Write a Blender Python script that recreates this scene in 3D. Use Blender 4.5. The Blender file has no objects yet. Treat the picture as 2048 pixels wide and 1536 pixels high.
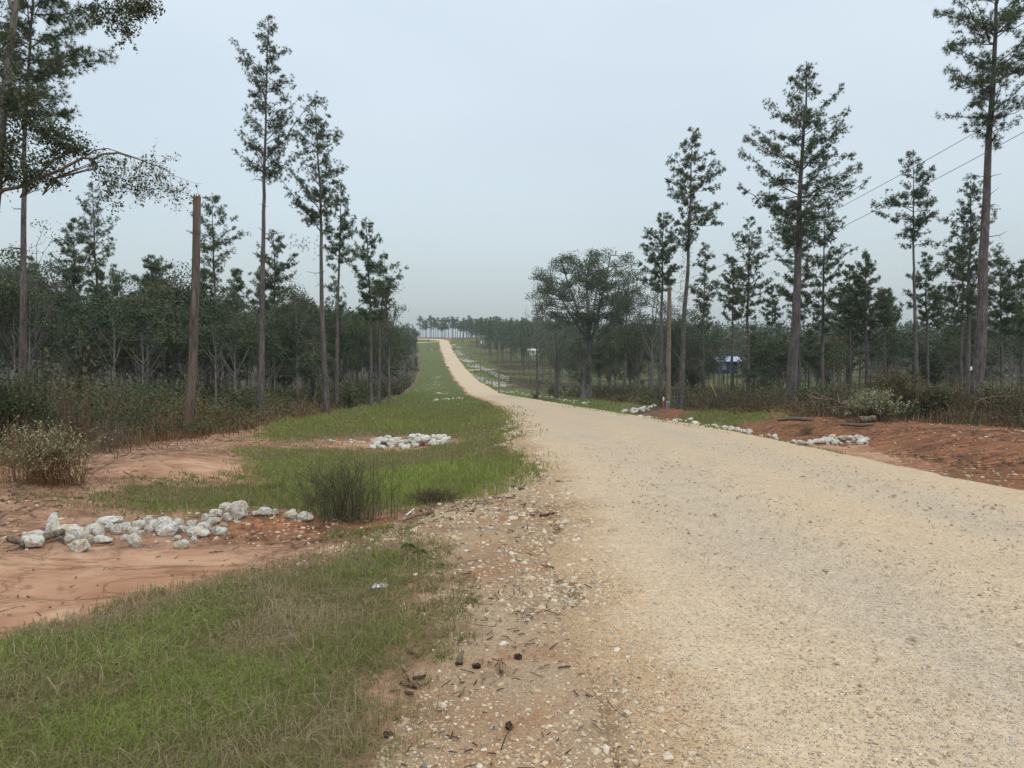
import bpy, math, random
import numpy as np
from mathutils import Vector
S = bpy.context.scene
COL = S.collection
R = math.radians
rng = np.random.default_rng(7)
random.seed(7)

# ------------------------------------------------------------------ camera
F = 1490.0; PITCH = R(-3.0); CAMZ = 1.6
cam = bpy.data.cameras.new('camera'); cam.sensor_width = 36.0; cam.lens = 36.0*F/2048
cam.clip_start = 0.05; cam.clip_end = 6000
co = bpy.data.objects.new('camera', cam); COL.objects.link(co)
co.location = (0, 0, CAMZ); co.rotation_euler = (math.pi/2+PITCH, 0, 0)
S.camera = co

# ------------------------------------------------------------------ world, sun
SUN_EL, SUN_AZ = R(52), R(150)          # azimuth measured from +Y clockwise
w = bpy.data.worlds.new('World'); S.world = w; w.use_nodes = True
nt = w.node_tree; nt.nodes.clear()
def N(t, typ, **kw):
    n = t.nodes.new(typ)
    for k, v in kw.items(): setattr(n, k, v)
    return n
def ramp(t, fac, stops, interp='LINEAR'):
    n = N(t, 'ShaderNodeValToRGB'); e = n.color_ramp; e.interpolation = interp
    while len(e.elements) > 1: e.elements.remove(e.elements[-1])
    e.elements[0].position = stops[0][0]; e.elements[0].color = (*stops[0][1], 1)
    for p, c in stops[1:]:
        x = e.elements.new(p); x.color = (*c, 1)
    if fac is not None: t.links.new(fac, n.inputs[0])
    return n
def mixc(t, fac, a, b, mode='MIX'):
    n = N(t, 'ShaderNodeMix', data_type='RGBA', blend_type=mode)
    for s, v in ((n.inputs[0], fac), (n.inputs[6], a), (n.inputs[7], b)):
        if isinstance(v, (int, float)): s.default_value = v
        elif isinstance(v, tuple): s.default_value = (*v, 1)
        else: t.links.new(v, s)
    return n.outputs[2]
def math_(t, op, a, b=0.0, clamp=False):
    n = N(t, 'ShaderNodeMath', operation=op, use_clamp=clamp)
    for s, v in ((n.inputs[0], a), (n.inputs[1], b)):
        if isinstance(v, (int, float)): s.default_value = v
        else: t.links.new(v, s)
    return n.outputs[0]
sky = N(nt, 'ShaderNodeTexSky'); sky.sky_type = 'NISHITA'; sky.sun_disc = False
sky.sun_elevation = SUN_EL; sky.sun_rotation = SUN_AZ; sky.dust_density = 4; sky.air_density = 1.2
bg1 = N(nt, 'ShaderNodeBackground'); bg1.inputs[1].default_value = 0.05
nt.links.new(sky.outputs[0], bg1.inputs[0])
tc = N(nt, 'ShaderNodeTexCoord'); sp = N(nt, 'ShaderNodeSeparateXYZ'); nt.links.new(tc.outputs['Generated'], sp.inputs[0])
# overcast cloud deck: darker near the horizon, brightest overhead
rz = ramp(nt, sp.outputs[2], [(0.0, (.46, .525, .555)), (.10, (.52, .595, .63)), (.25, (.61, .685, .73)), (.42, (.71, .79, .845)), (1.0, (1.4, 1.45, 1.5))])
mp = N(nt, 'ShaderNodeMapping'); mp.inputs['Scale'].default_value = (1, 1, 3.0); nt.links.new(tc.outputs['Generated'], mp.inputs[0])
nz = N(nt, 'ShaderNodeTexNoise'); nz.inputs['Scale'].default_value = 1.6; nz.inputs['Detail'].default_value = 3; nz.inputs['Roughness'].default_value = .45
nt.links.new(mp.outputs[0], nz.inputs['Vector'])
cl = ramp(nt, nz.outputs[0], [(.3, (.92, .93, .945)), (.7, (1.05, 1.05, 1.04))])
oc = mixc(nt, 1.0, rz.outputs[0], cl.outputs[0], 'MULTIPLY')
bg2 = N(nt, 'ShaderNodeBackground'); bg2.inputs[1].default_value = 0.90
nt.links.new(oc, bg2.inputs[0])
ad = N(nt, 'ShaderNodeAddShader'); nt.links.new(bg1.outputs[0], ad.inputs[0]); nt.links.new(bg2.outputs[0], ad.inputs[1])
bg1.inputs[1].default_value = 0.012 * 4
wo = N(nt, 'ShaderNodeOutputWorld'); nt.links.new(ad.outputs[0], wo.inputs[0])
sl = bpy.data.lights.new('sun', 'SUN'); sl.energy = 1.0; sl.angle = R(18); sl.color = (1, .96, .9)
so = bpy.data.objects.new('sun', sl); COL.objects.link(so)
sd = Vector((math.sin(SUN_AZ)*math.cos(SUN_EL), math.cos(SUN_AZ)*math.cos(SUN_EL), math.sin(SUN_EL)))
so.rotation_euler = sd.to_track_quat('Z', 'Y').to_euler(); so.location = (0, 0, 60)
S.view_settings.view_transform = 'Standard'; S.view_settings.look = 'None'
S.view_settings.gamma = 1; S.view_settings.exposure = 0.0; S.view_settings.use_curve_mapping = False

# ------------------------------------------------------------------ maths helpers
def hash2(i, j, s=0):
    n = (i.astype(np.int64)*374761393 + j.astype(np.int64)*668265263 + s*2147483647) & 0xffffffff
    n = ((n ^ (n >> 13))*1274126177) & 0xffffffff
    return ((n ^ (n >> 16)) & 0xffffff)/float(0xffffff)
def vnoise(x, y, s=0):
    x = np.asarray(x, float); y = np.asarray(y, float)
    i = np.floor(x); j = np.floor(y); u = x-i; v = y-j
    u = u*u*(3-2*u); v = v*v*(3-2*v)
    a = hash2(i, j, s); b = hash2(i+1, j, s); c = hash2(i, j+1, s); d = hash2(i+1, j+1, s)
    return (a*(1-u)+b*u)*(1-v)+(c*(1-u)+d*u)*v
def fbm(x, y, sc, oct=4, s=0):
    r = 0; a = .5; x = np.asarray(x)/sc; y = np.asarray(y)/sc
    for k in range(oct):
        r = r+a*(vnoise(x*2**k, y*2**k, s+k)-.5); a *= .5
    return r
def sst(a, b, x):
    t = np.clip((x-a)/(b-a), 0, 1); return t*t*(3-2*t)
_k = np.arange(-60, 3001.)
def smoothed(xs, ys, wd=9):
    v = np.interp(_k, xs, ys); k = np.hanning(2*wd+1); k /= k.sum()
    vp = np.pad(v, wd, mode='edge'); vp[:wd] = v[0]+(v[1]-v[0])*np.arange(-wd, 0); return np.convolve(vp, k, 'valid')
_pz = smoothed([-60, 0, 10, 23, 49, 81, 98, 140, 180, 220, 284, 340, 408, 440, 480, 540, 3000],
               [1.8, 0, -.45, -1.05, -2.75, -4.65, -5.5, -7.8, -9.1, -8.9, -7.3, -4.8, -1.2, 1.4, 5.4, 7.0, 7.0])
_xl = smoothed([-60, 3, 10, 23, 33, 49, 81, 98, 188, 218, 284, 408, 470, 3000],
               [2.2, .45, .5, .24, 0, -.46, -2.2, -4.1, -12.3, -16.4, -24.2, -38.9, -46, -46], 5)
_xr = smoothed([-60, 3, 10, 23, 33, 49, 81, 98, 188, 218, 284, 408, 470, 3000],
               [8.6, 7.3, 7.0, 6.5, 6.1, 5.8, 4.0, 2.2, -5.9, -10.2, -18, -32.7, -40, -40], 5)
def PZ(y): return np.interp(y, _k, _pz)
def XL(y): return np.interp(y, _k, _xl)
def XR(y): return np.interp(y, _k, _xr)
EDL_Y = [-60, 10, 20, 33, 52, 120, 205, 280, 410, 470, 3000]
EDL_X = [-14, -9.2, -8.4, -9.2, -11.3, -18.5, -26.7, -34.5, -52, -75, -75]
EDR_Y = [-60, 8, 22.5, 28, 43, 60, 95, 150, 200, 3000]
EDR_X = [26, 18, 15.5, 13.6, 11.6, 11.5, 10.5, 7.6, 4, 4]
def EL(y): return np.interp(y, EDL_Y, EDL_X)
def ER(y): return np.interp(y, EDR_Y, EDR_X)
MOUND = []
def T(x, y):
    x = np.asarray(x, float); y = np.asarray(y, float)
    z = PZ(y)
    dl = XL(y)-x; dr = x-XR(y); near = 1-sst(300, 420, y)
    ditch = sst(.2, 3.5, dl)*(1-sst(4.2, 7.5, dl))
    z = z-.22*ditch*near+.12*sst(6, 12, dl)*near-.012*np.clip(dl-10, 0, 60)*near
    near2 = 1-sst(70, 120, y)
    dd = sst(.0, 1.7, dr)*(1-sst(3.0, 6.2, dr))
    z = z-.42*dd*near2+.12*sst(4.0, 8.5, dr)*near2-.012*np.clip(dr-12, 0, 60)
    z = z-.35*sst(0, 2, dr)*(1-sst(3, 7, dr))*(1-near2)*near
    # far right flank climbs out of the valley
    z = z+sst(25, 90, dr)*sst(110, 220, y)*(1-sst(300, 430, y))*2.6
    z = z-sst(120, 300, dr)*sst(380, 480, y)*3.0
    for (mx, my, sx, sy, h) in MOUND:
        z = z+h*np.exp(-((x-mx)/sx)**2-((y-my)/sy)**2)
    offroad = np.maximum(sst(.1, 1.5, dl), sst(.1, 1.5, dr))
    z = z+offroad*(fbm(x, y, 2.6, 4, 11)*.12+fbm(x, y, .5, 3, 5)*.035)
    z = z+offroad*sst(90, 250, y)*fbm(x, y, 40, 3, 17)*2.0
    return z
cp, sp_ = math.cos(PITCH), math.sin(PITCH)
def ray(px, py):
    dx = (px-1024)/F; dz = -(py-768)/F
    return dx, cp-sp_*dz, sp_+cp*dz
_ts = np.concatenate([np.linspace(1.0, 12, 900), np.geomspace(12, 900, 3500)])
def at(px, py):
    dx, dy, dz = ray(px, py)
    y = _ts*dy; x = _ts*dx; z = CAMZ+_ts*dz
    h = T(x, y) - z
    i = np.argmax(h > 0)
    if h[i] <= 0: i = len(_ts)-1
    return Vector((x[i], y[i], float(T(x[i], y[i]))))
def PY(px, py, Y):
    dx, dy, dz = ray(px, py); s = Y/dy
    return Vector((dx*s, Y, CAMZ+dz*s))
def gnd(x, y, dz=0.0): return Vector((x, y, float(T(x, y))+dz))
def topix(x, y, z):
    zz = z-CAMZ; f = cp*y+sp_*zz; u = -sp_*y+cp*zz
    return 1024+F*x/f, 768-F*u/f
_c = at(545, 1052); MOUND.append((_c.x, _c.y, .75, .38, .2))
_c = at(1560, 832); MOUND.append((_c.x, _c.y, 1.0, .7, .22))
_c = at(1310, 828); MOUND.append((_c.x, _c.y, 1.6, 1.2, .10))

# ------------------------------------------------------------------ mesh buffer
class Buf:
    def __init__(s): s.V = []; s.L = []; s.S = []; s.T = []; s.M = []; s.n = 0
    def add(s, V, Fc, tint=.5, mi=0):
        V = np.asarray(V, np.float32).reshape(-1, 3); Fc = np.asarray(Fc, np.int32)
        s.V.append(V); s.L.append((Fc+s.n).ravel()); s.S.append(np.full(len(Fc), Fc.shape[1], np.int32))
        s.M.append(np.full(len(Fc), mi, np.int32))
        t = np.empty(len(V), np.float32); t[:] = tint; s.T.append(t); s.n += len(V)
    def mesh(s, name, mats, smooth=False):
        me = bpy.data.meshes.new(name)
        V = np.concatenate(s.V); L = np.concatenate(s.L); Sz = np.concatenate(s.S)
        me.vertices.add(len(V)); me.vertices.foreach_set('co', V.ravel())
        me.loops.add(len(L)); me.loops.foreach_set('vertex_index', L)
        me.polygons.add(len(Sz)); st = np.concatenate([[0], np.cumsum(Sz)[:-1]]).astype(np.int32)
        me.polygons.foreach_set('loop_start', st); me.polygons.foreach_set('loop_total', Sz)
        me.polygons.foreach_set('material_index', np.concatenate(s.M))
        me.polygons.foreach_set('use_smooth', np.full(len(Sz), smooth))
        a = me.attributes.new('tint', 'FLOAT', 'POINT'); a.data.foreach_set('value', np.concatenate(s.T))
        for m in (mats if isinstance(mats, (list, tuple)) else [mats]): me.materials.append(m)
        me.update(calc_edges=True); me.validate()
        return me
def obj(name, buf, mats, parent=None, smooth=False, loc=None):
    me = buf.mesh(name, mats, smooth) if isinstance(buf, Buf) else buf
    o = bpy.data.objects.new(name, me); COL.objects.link(o)
    if parent: o.parent = parent
    if loc is not None: o.location = loc
    return o
def tag(o, label=None, cat=None, group=None, kind=None):
    if label: o['label'] = label
    if cat: o['category'] = cat
    if group: o['group'] = group
    if kind: o['kind'] = kind
    return o
def empty(name, loc, label, cat, group=None, rz=0):
    o = bpy.data.objects.new(name, None); COL.objects.link(o); o.location = loc; o.rotation_euler.z = rz
    o.empty_display_size = .2
    return tag(o, label, cat, group)
def copy_tree(o, label, group=None):
    c = o.copy(); COL.objects.link(c); c['label'] = label
    if group: c['group'] = group
    elif 'group' in c: del c['group']
    for ch in KIDS.get(o.name, []):
        d = ch.copy(); COL.objects.link(d); d.parent = c
    return c
KIDS = {}
def tube(b, P, Rr, n=6, tint=.5, mi=0, cap=True):
    P = np.asarray([tuple(p) for p in P], float); Rr = np.asarray(Rr, float)*np.ones(len(P))
    D = np.gradient(P, axis=0); D /= np.linalg.norm(D, axis=1)[:, None]+1e-9
    m = D.mean(0); up = np.array([0, 0, 1.]) if abs(m[2]) < .8*np.linalg.norm(m)+1e-9 else np.array([1., 0, 0])
    U = np.cross(D, up); U /= np.linalg.norm(U, axis=1)[:, None]+1e-9; W = np.cross(U, D)
    a = np.arange(n)*2*math.pi/n
    V = P[:, None]+Rr[:, None, None]*(np.cos(a)[None, :, None]*U[:, None]+np.sin(a)[None, :, None]*W[:, None])
    k = np.arange(len(P)-1)[:, None]*n; j = np.arange(n)[None]; j2 = (j+1) % n
    Fc = np.stack([k+j, k+j2, k+n+j2, k+n+j], -1).reshape(-1, 4)
    b.add(V.reshape(-1, 3), Fc, tint, mi)
    if cap:
        base = (len(P)-1)*n
        b.add(V[-1], [list(range(n))], tint, mi); b.add(V[0], [list(range(n))[::-1]], tint, mi)
def unit(n, r=None):
    v = (r or rng).normal(size=(n, 3)); return v/np.linalg.norm(v, axis=1)[:, None]
def tufts(b, C, A, k=12, L=.18, wd=.012, spread=.85, tint=None):
    C = np.asarray(C, float); A = np.asarray(A, float); n = len(C)
    if n == 0: return
    D = A[:, None]*.55+unit(n*k).reshape(n, k, 3)*spread
    D /= np.linalg.norm(D, axis=2)[:, :, None]
    ln = L*rng.uniform(.6, 1.1, (n, k, 1))
    Wv = np.cross(D, unit(n*k).reshape(n, k, 3)); Wv /= np.linalg.norm(Wv, axis=2)[:, :, None]+1e-9
    c = C[:, None]-D*ln*.12
    V = np.stack([c-Wv*wd/2, c+Wv*wd/2, c+D*ln], 2).reshape(-1, 3)
    Fc = np.arange(n*k*3).reshape(-1, 3)
    t = rng.uniform(0, 1, n) if tint is None else np.full(n, tint)
    t = np.repeat(np.clip(t+rng.normal(0, .08, n), 0, 1), k*3)
    b.add(V, Fc, t)
def leaves(b, C, size=.1, tint=None, flat=.35, asp=.55, tv=.12):
    C = np.asarray(C, float); n = len(C)
    if n == 0: return
    A = unit(n); Nn = unit(n); Nn[:, 2] += flat*2; Bv = np.cross(A, Nn); Bv /= np.linalg.norm(Bv, axis=1)[:, None]+1e-9
    s = size*rng.uniform(.6, 1.3, (n, 1))
    V = np.stack([C-A*s*.5, C+Bv*s*asp*.5-A*s*.05, C+A*s*.5, C-Bv*s*asp*.5-A*s*.05], 1).reshape(-1, 3)
    t = rng.uniform(0, 1, n) if tint is None else np.asarray(tint)*np.ones(n)
    t = np.clip(t+rng.normal(0, tv, n), 0, 1)
    b.add(V, np.arange(n*4).reshape(-1, 4), np.repeat(t, 4))
def blades(b, X, Y, H, Wd, lean=.5, tint=.5, z0=None, droop=.25):
    n = len(X); Z = T(X, Y) if z0 is None else z0
    az = rng.uniform(0, 2*math.pi, n); fa = rng.uniform(0, 2*math.pi, n)
    le = np.abs(rng.normal(0, lean, n))*H
    dx, dy = np.cos(az), np.sin(az); wx, wy = np.cos(fa)*Wd/2, np.sin(fa)*Wd/2
    base = np.stack([X, Y, Z-.01], 1)
    mid = base+np.stack([dx*le*.35, dy*le*.35, H*.6], 1)
    tip = base+np.stack([dx*le, dy*le, H*(1-np.clip(le/(H+1e-6)*droop, 0, .6))], 1)
    wv = np.stack([wx, wy, 0*wx], 1)
    V = np.stack([base-wv, base+wv, mid+wv*.8, mid-wv*.8, tip], 1).reshape(-1, 3)
    o = np.arange(n)[:, None]*5
    t = np.repeat(np.clip(tint*np.ones(n), 0, 1), 5)
    i0 = b.n
    b.add(V, o+np.array([0, 1, 2, 3]), t)
    # tips share the vertices just added
    tf = (o+np.array([3, 2, 4])).astype(np.int32)
    b.L.append((tf+i0).ravel()); b.S.append(np.full(n, 3, np.int32)); b.M.append(np.zeros(n, np.int32))

# ------------------------------------------------------------------ materials
def newmat(name):
    m = bpy.data.materials.new(name); m.use_nodes = True; t = m.node_tree; t.nodes.clear()
    return m, t
def noise(t, vec, scale, detail=4, rough=.55, dist=0):
    n = N(t, 'ShaderNodeTexNoise'); n.inputs['Scale'].default_value = scale; n.inputs['Detail'].default_value = detail
    n.inputs['Roughness'].default_value = rough; n.inputs['Distortion'].default_value = dist
    if vec is not None: t.links.new(vec, n.inputs['Vector'])
    return n.outputs[0]
def voro(t, vec, scale, feature='F1', out='Distance'):
    n = N(t, 'ShaderNodeTexVoronoi', feature=feature); n.inputs['Scale'].default_value = scale
    if vec is not None: t.links.new(vec, n.inputs['Vector'])
    return n.outputs[out]
def coords(t, kind='Object'):
    return N(t, 'ShaderNodeTexCoord').outputs[kind]
def geo(t): return N(t, 'ShaderNodeNewGeometry').outputs['Position']
def attr(t, name):
    n = N(t, 'ShaderNodeAttribute', attribute_name=name); return n
def finish(t, color, rough=.9, bump=None, bstr=.5, bdist=.02, spec=.2, trans=0, metal=0):
    p = N(t, 'ShaderNodeBsdfPrincipled')
    if isinstance(color, tuple): p.inputs['Base Color'].default_value = (*color, 1)
    else: t.links.new(color, p.inputs['Base Color'])
    if isinstance(rough, (int, float)): p.inputs['Roughness'].default_value = rough
    else: t.links.new(rough, p.inputs['Roughness'])
    p.inputs['Specular IOR Level'].default_value = spec; p.inputs['Metallic'].default_value = metal
    if bump is not None:
        bn = N(t, 'ShaderNodeBump'); bn.inputs['Strength'].default_value = bstr; bn.inputs['Distance'].default_value = bdist
        t.links.new(bump, bn.inputs['Height']); t.links.new(bn.outputs[0], p.inputs['Normal'])
    o = N(t, 'ShaderNodeOutputMaterial'); res = p.outputs[0]
    if trans:
        tr = N(t, 'ShaderNodeBsdfTranslucent'); t.links.new(color, tr.inputs[0])
        mx = N(t, 'ShaderNodeMixShader'); mx.inputs[0].default_value = trans
        t.links.new(p.outputs[0], mx.inputs[1]); t.links.new(tr.outputs[0], mx.inputs[2]); res = mx.outputs[0]
    t.links.new(res, o.inputs[0])
def foliage(name, stops, trans=.25, scale=1.2, vary=.22):
    m, t = newmat(name)
    oi = N(t, 'ShaderNodeObjectInfo').outputs['Random']
    f = math_(t, 'ADD', attr(t, 'tint').outputs['Fac'], math_(t, 'MULTIPLY', math_(t, 'SUBTRACT', noise(t, geo(t), scale, 2), .5), .9))
    f = math_(t, 'ADD', f, math_(t, 'MULTIPLY', math_(t, 'SUBTRACT', oi, .5), vary), True)
    r = ramp(t, f, stops)
    finish(t, r.outputs[0], .55, spec=.25, trans=trans); return m
M = {}
M['pine'] = foliage('pine_needles', [(0, (.058, .082, .044)), (.5, (.098, .132, .066)), (1, (.15, .185, .09))])
M['leaf'] = foliage('broad_leaves', [(0, (.036, .058, .028)), (.45, (.062, .088, .038)), (.75, (.105, .118, .048)), (.9, (.135, .125, .055)), (1, (.16, .105, .06))], vary=.55, scale=.5)
M['leafh'] = foliage('tree_leaves', [(0, (.045, .062, .036)), (.5, (.075, .096, .05)), (1, (.125, .14, .07))], vary=0)
M['leafg'] = foliage('shrub_leaves', [(0, (.028, .055, .022)), (.6, (.06, .10, .03)), (1, (.13, .15, .05))])
M['olive'] = foliage('olive_weeds', [(0, (.05, .045, .024)), (.5, (.088, .085, .036)), (1, (.165, .145, .065))])
M['brownweed'] = foliage('brown_stems', [(0, (.05, .034, .026)), (.5, (.095, .065, .045)), (1, (.175, .135, .095))], trans=.1)
M['drygrass'] = foliage('dry_grass', [(0, (.11, .06, .03)), (.5, (.19, .112, .052)), (1, (.30, .21, .115))])
M['grass'] = foliage('grass_blades', [(0, (.38, .30, .19)), (.2, (.235, .195, .10)), (.42, (.20, .197, .07)), (.7, (.18, .215, .056)), (1, (.24, .295, .066))], scale=.9, vary=0, trans=.3)
M['sage'] = foliage('pale_leaves', [(0, (.18, .17, .09)), (.5, (.26, .27, .15)), (1, (.36, .37, .23))])
M['vine'] = foliage('vine_leaves', [(0, (.03, .055, .022)), (.6, (.045, .085, .025)), (1, (.08, .12, .04))])
def bark(name, a, b_, c, scale=6, stretch=.25, patch=None):
    m, t = newmat(name); mp = N(t, 'ShaderNodeMapping'); mp.inputs['Scale'].default_value = (1, 1, stretch)
    t.links.new(geo(t), mp.inputs[0]); v = mp.outputs[0]
    n1 = noise(t, v, scale, 6, .65); vo = voro(t, v, scale*2.2, 'DISTANCE_TO_EDGE')
    r = ramp(t, n1, [(.3, a), (.5, b_), (.72, c)])
    k = ramp(t, vo, [(0, (.45, .42, .4)), (.12, (1, 1, 1))])
    col = mixc(t, .8, r.outputs[0], k.outputs[0], 'MULTIPLY')
    if patch:
        pn = ramp(t, noise(t, v, 1.7, 5, .6), [(.46, (0, 0, 0)), (.54, (1, 1, 1))])
        col = mixc(t, pn.outputs[0], col, patch)
    finish(t, col, .95, bump=math_(t, 'ADD', n1, vo), bstr=.8, bdist=.03); return m
M['bark'] = bark('pine_bark', (.06, .053, .05), (.12, .107, .102), (.19, .17, .162))
M['bark2'] = bark('grey_bark', (.09, .088, .08), (.16, .155, .14), (.25, .24, .22), 5, .3)
M['bark3'] = bark('pale_bark', (.10, .096, .086), (.17, .163, .15), (.25, .243, .225), 5, .3)
M['snag'] = bark('bare_wood', (.08, .062, .05), (.15, .128, .112), (.23, .205, .18), 5, .12, (.135, .085, .058))
M['deadwood'] = bark('dead_wood', (.10, .075, .055), (.17, .135, .10), (.27, .23, .18), 14, .3)
M['chip'] = bark('wood_chips', (.10, .055, .035), (.24, .15, .09), (.42, .31, .21), 20, .4)
M['darkchip'] = bark('bark_scraps', (.05, .035, .028), (.10, .072, .055), (.17, .125, .095), 20, .4)
M['pole'] = bark('pole_wood', (.16, .125, .09), (.22, .18, .13), (.28, .235, .175), 9, .05)
def plain(name, c, rough=.6, metal=0, ns=4, var=.25):
    m, t = newmat(name); n = ramp(t, noise(t, geo(t), ns, 4), [(.3, tuple(x*(1-var) for x in c)), (.7, tuple(min(1, x*(1+var)) for x in c))])
    finish(t, n.outputs[0], rough, metal=metal, spec=.4); return m
M['white'] = plain('white_paint', (.72, .73, .73), .5, var=.12)
M['paper'] = plain('paper', (.52, .53, .53), .8)
M['metal'] = plain('galvanised_steel', (.35, .36, .37), .45, .6)
M['cable'] = plain('cable', (.10, .11, .12), .6)
M['yellow'] = plain('yellow_plastic', (.38, .36, .10), .6)
M['orange'] = plain('orange_plastic', (.62, .09, .03), .5)
M['blueroof'] = plain('blue_metal_roof', (.38, .47, .64), .5, .1, 1.5)
M['bluewall'] = plain('navy_siding', (.025, .045, .085), .8)
M['door'] = plain('grey_door', (.16, .17, .18), .6)
M['glass'] = plain('dark_glass', (.02, .025, .03), .15)
M['pipe'] = plain('black_pipe', (.015, .015, .015), .7)
M['greyplastic'] = plain('grey_plastic', (.25, .27, .27), .6)
# limestone
m, t = newmat('limestone'); g = coords(t); oi = N(t, 'ShaderNodeObjectInfo').outputs['Random']
mpn = N(t, 'ShaderNodeMapping'); t.links.new(g, mpn.inputs[0])
cmb = N(t, 'ShaderNodeCombineXYZ'); t.links.new(math_(t, 'MULTIPLY', oi, 37), cmb.inputs[0]); t.links.new(cmb.outputs[0], mpn.inputs[1]); g = mpn.outputs[0]
n1 = noise(t, g, 7, 6, .65); n2 = noise(t, g, 2.6, 5, .6); n3 = noise(t, g, 30, 4, .6)
c0 = ramp(t, n1, [(.28, (.19, .17, .13)), (.38, (.42, .405, .35)), (.52, (.63, .625, .58)), (.8, (.74, .74, .71))])
st = ramp(t, n2, [(.48, (0, 0, 0)), (.64, (1, 1, 1))]); stf = math_(t, 'MULTIPLY', st.outputs[0], math_(t, 'ADD', .25, math_(t, 'MULTIPLY', oi, .75)))
c1 = mixc(t, stf, c0.outputs[0], (.42, .31, .15))
cs = ramp(t, noise(t, g, 3.4, 5, .65, .5), [(.56, (0, 0, 0)), (.66, (1, 1, 1))]); c1 = mixc(t, math_(t, 'MULTIPLY', cs.outputs[0], .55), c1, (.36, .20, .12))
pit = ramp(t, n3, [(.30, (.42, .36, .3)), (.40, (1, 1, 1))]); c1 = mixc(t, .8, c1, pit.outputs[0], 'MULTIPLY')
gn = N(t, 'ShaderNodeNewGeometry'); 
finish(t, c1, .95, bump=math_(t, 'ADD', n1, math_(t, 'MULTIPLY', n3, .4)), bstr=.7, bdist=.05); M['rock'] = m
# gravel stones / road
def stones_mat(name, stops):
    m, t = newmat(name)
    r = ramp(t, attr(t, 'tint').outputs['Fac'], stops)
    n = ramp(t, noise(t, geo(t), 60, 3), [(.3, (.75, .75, .75)), (.7, (1.1, 1.1, 1.1))])
    finish(t, mixc(t, 1, r.outputs[0], n.outputs[0], 'MULTIPLY'), .95); return m
M['stones'] = stones_mat('gravel_stones', [(0, (.28, .215, .15)), (.15, (.37, .28, .185)), (.55, (.48, .37, .23)), (.8, (.56, .47, .34)), (.95, (.60, .56, .47)), (1, (.20, .19, .18))])

def gravel_color(t, g, fine=1.0):
    """packed limestone gravel: stones at three sizes over sandy fines"""
    fines = ramp(t, noise(t, g, 22, 5, .65), [(.3, (.33, .262, .172)), (.7, (.45, .362, .245))]).outputs[0]
    col = fines; hs = []
    for sc, th, wt in ((34, .30, .8), (75, .36, .8)):
        d = voro(t, g, sc); c = voro(t, g, sc, out='Color')
        sv = N(t, 'ShaderNodeSeparateColor'); t.links.new(c, sv.inputs[0])
        cr = ramp(t, sv.outputs[0], [(0, (.21, .165, .125)), (.2, (.34, .27, .19)), (.55, (.49, .40, .28)), (.8, (.50, .46, .40)), (1, (.68, .65, .58))])
        mask = ramp(t, math_(t, 'ADD', d, math_(t, 'MULTIPLY', sv.outputs[1], .25)), [(th, (1, 1, 1)), (th+.12, (0, 0, 0))])
        col = mixc(t, math_(t, 'MULTIPLY', mask.outputs[0], wt), col, cr.outputs[0]); hs.append(mask.outputs[0])
    return col, math_(t, 'ADD', hs[0], math_(t, 'MULTIPLY', hs[1], .5))
m, t = newmat('gravel_road'); g = geo(t)
col, h = gravel_color(t, g)
mpn = N(t, 'ShaderNodeMapping'); mpn.inputs['Scale'].default_value = (1, .35, 1); mpn.inputs['Rotation'].default_value = (0, 0, R(-4)); t.links.new(g, mpn.inputs[0])
big = noise(t, mpn.outputs[0], .55, 4, .55)
tn = ramp(t, big, [(.32, (.95, .955, .97)), (.5, (1, 1, 1)), (.68, (1.03, 1.01, .97))])
col = mixc(t, 1, col, tn.outputs[0], 'MULTIPLY')
tn2 = ramp(t, noise(t, g, 3.0, 4, .6), [(.3, (.93, .93, .93)), (.7, (1.06, 1.06, 1.06))]); col = mixc(t, 1, col, tn2.outputs[0], 'MULTIPLY')
gr = attr(t, 'tint').outputs['Fac']; grp_ = math_(t, 'MAXIMUM', gr, 0.0)     # wheel lanes carry greyer crushed stone
col = mixc(t, math_(t, 'MULTIPLY', grp_, .6), col, mixc(t, 1, col, (.90, .97, 1.10), 'MULTIPLY'))
col = mixc(t, 1, col, (1.33, 1.29, 1.28), 'MULTIPLY')
eg = ramp(t, math_(t, 'ADD', math_(t, 'MULTIPLY', gr, -1.0), math_(t, 'MULTIPLY', math_(t, 'SUBTRACT', noise(t, g, 4, 5, .7), .5), .9)), [(.18, (0, 0, 0)), (.6, (1, 1, 1))]).outputs[0]
col = mixc(t, eg, col, mixc(t, 1, col, (.84, .76, .68), 'MULTIPLY'))
finish(t, col, .95, bump=h, bstr=.9, bdist=.016, spec=.1); M['road'] = m
# ground: masks in two colour attributes
m, t = newmat('ground_soil'); g = geo(t)
ma = N(t, 'ShaderNodeSeparateColor'); t.links.new(attr(t, 'ma').outputs['Color'], ma.inputs[0])   # grass, mud, gravel
mb = N(t, 'ShaderNodeSeparateColor'); t.links.new(attr(t, 'mb').outputs['Color'], mb.inputs[0])   # red, litter, far green
n1 = noise(t, g, 2.2, 6, .62); n2 = noise(t, g, 14, 5, .65); n3 = noise(t, g, .5, 4); nb1 = noise(t, g, 5.5, 6, .7)
def soften(v):
    return ramp(t, math_(t, 'ADD', v, math_(t, 'MULTIPLY', math_(t, 'SUBTRACT', nb1, .5), 1.5)), [(.36, (0, 0, 0)), (.64, (1, 1, 1))]).outputs[0]
class O_: pass
_ma, _mb = ma, mb; ma = O_(); mb = O_(); ma.outputs = [soften(_ma.outputs[i]) for i in range(3)]; mb.outputs = [soften(_mb.outputs[i]) for i in range(3)]
soil = ramp(t, n1, [(.28, (.15, .085, .055)), (.45, (.25, .145, .093)), (.6, (.35, .215, .14)), (.75, (.44, .30, .21))]).outputs[0]
fl = ramp(t, n2, [(.36, (.55, .48, .45)), (.5, (1, 1, 1)), (.7, (1.1, 1.07, 1.0))]).outputs[0]
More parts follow.
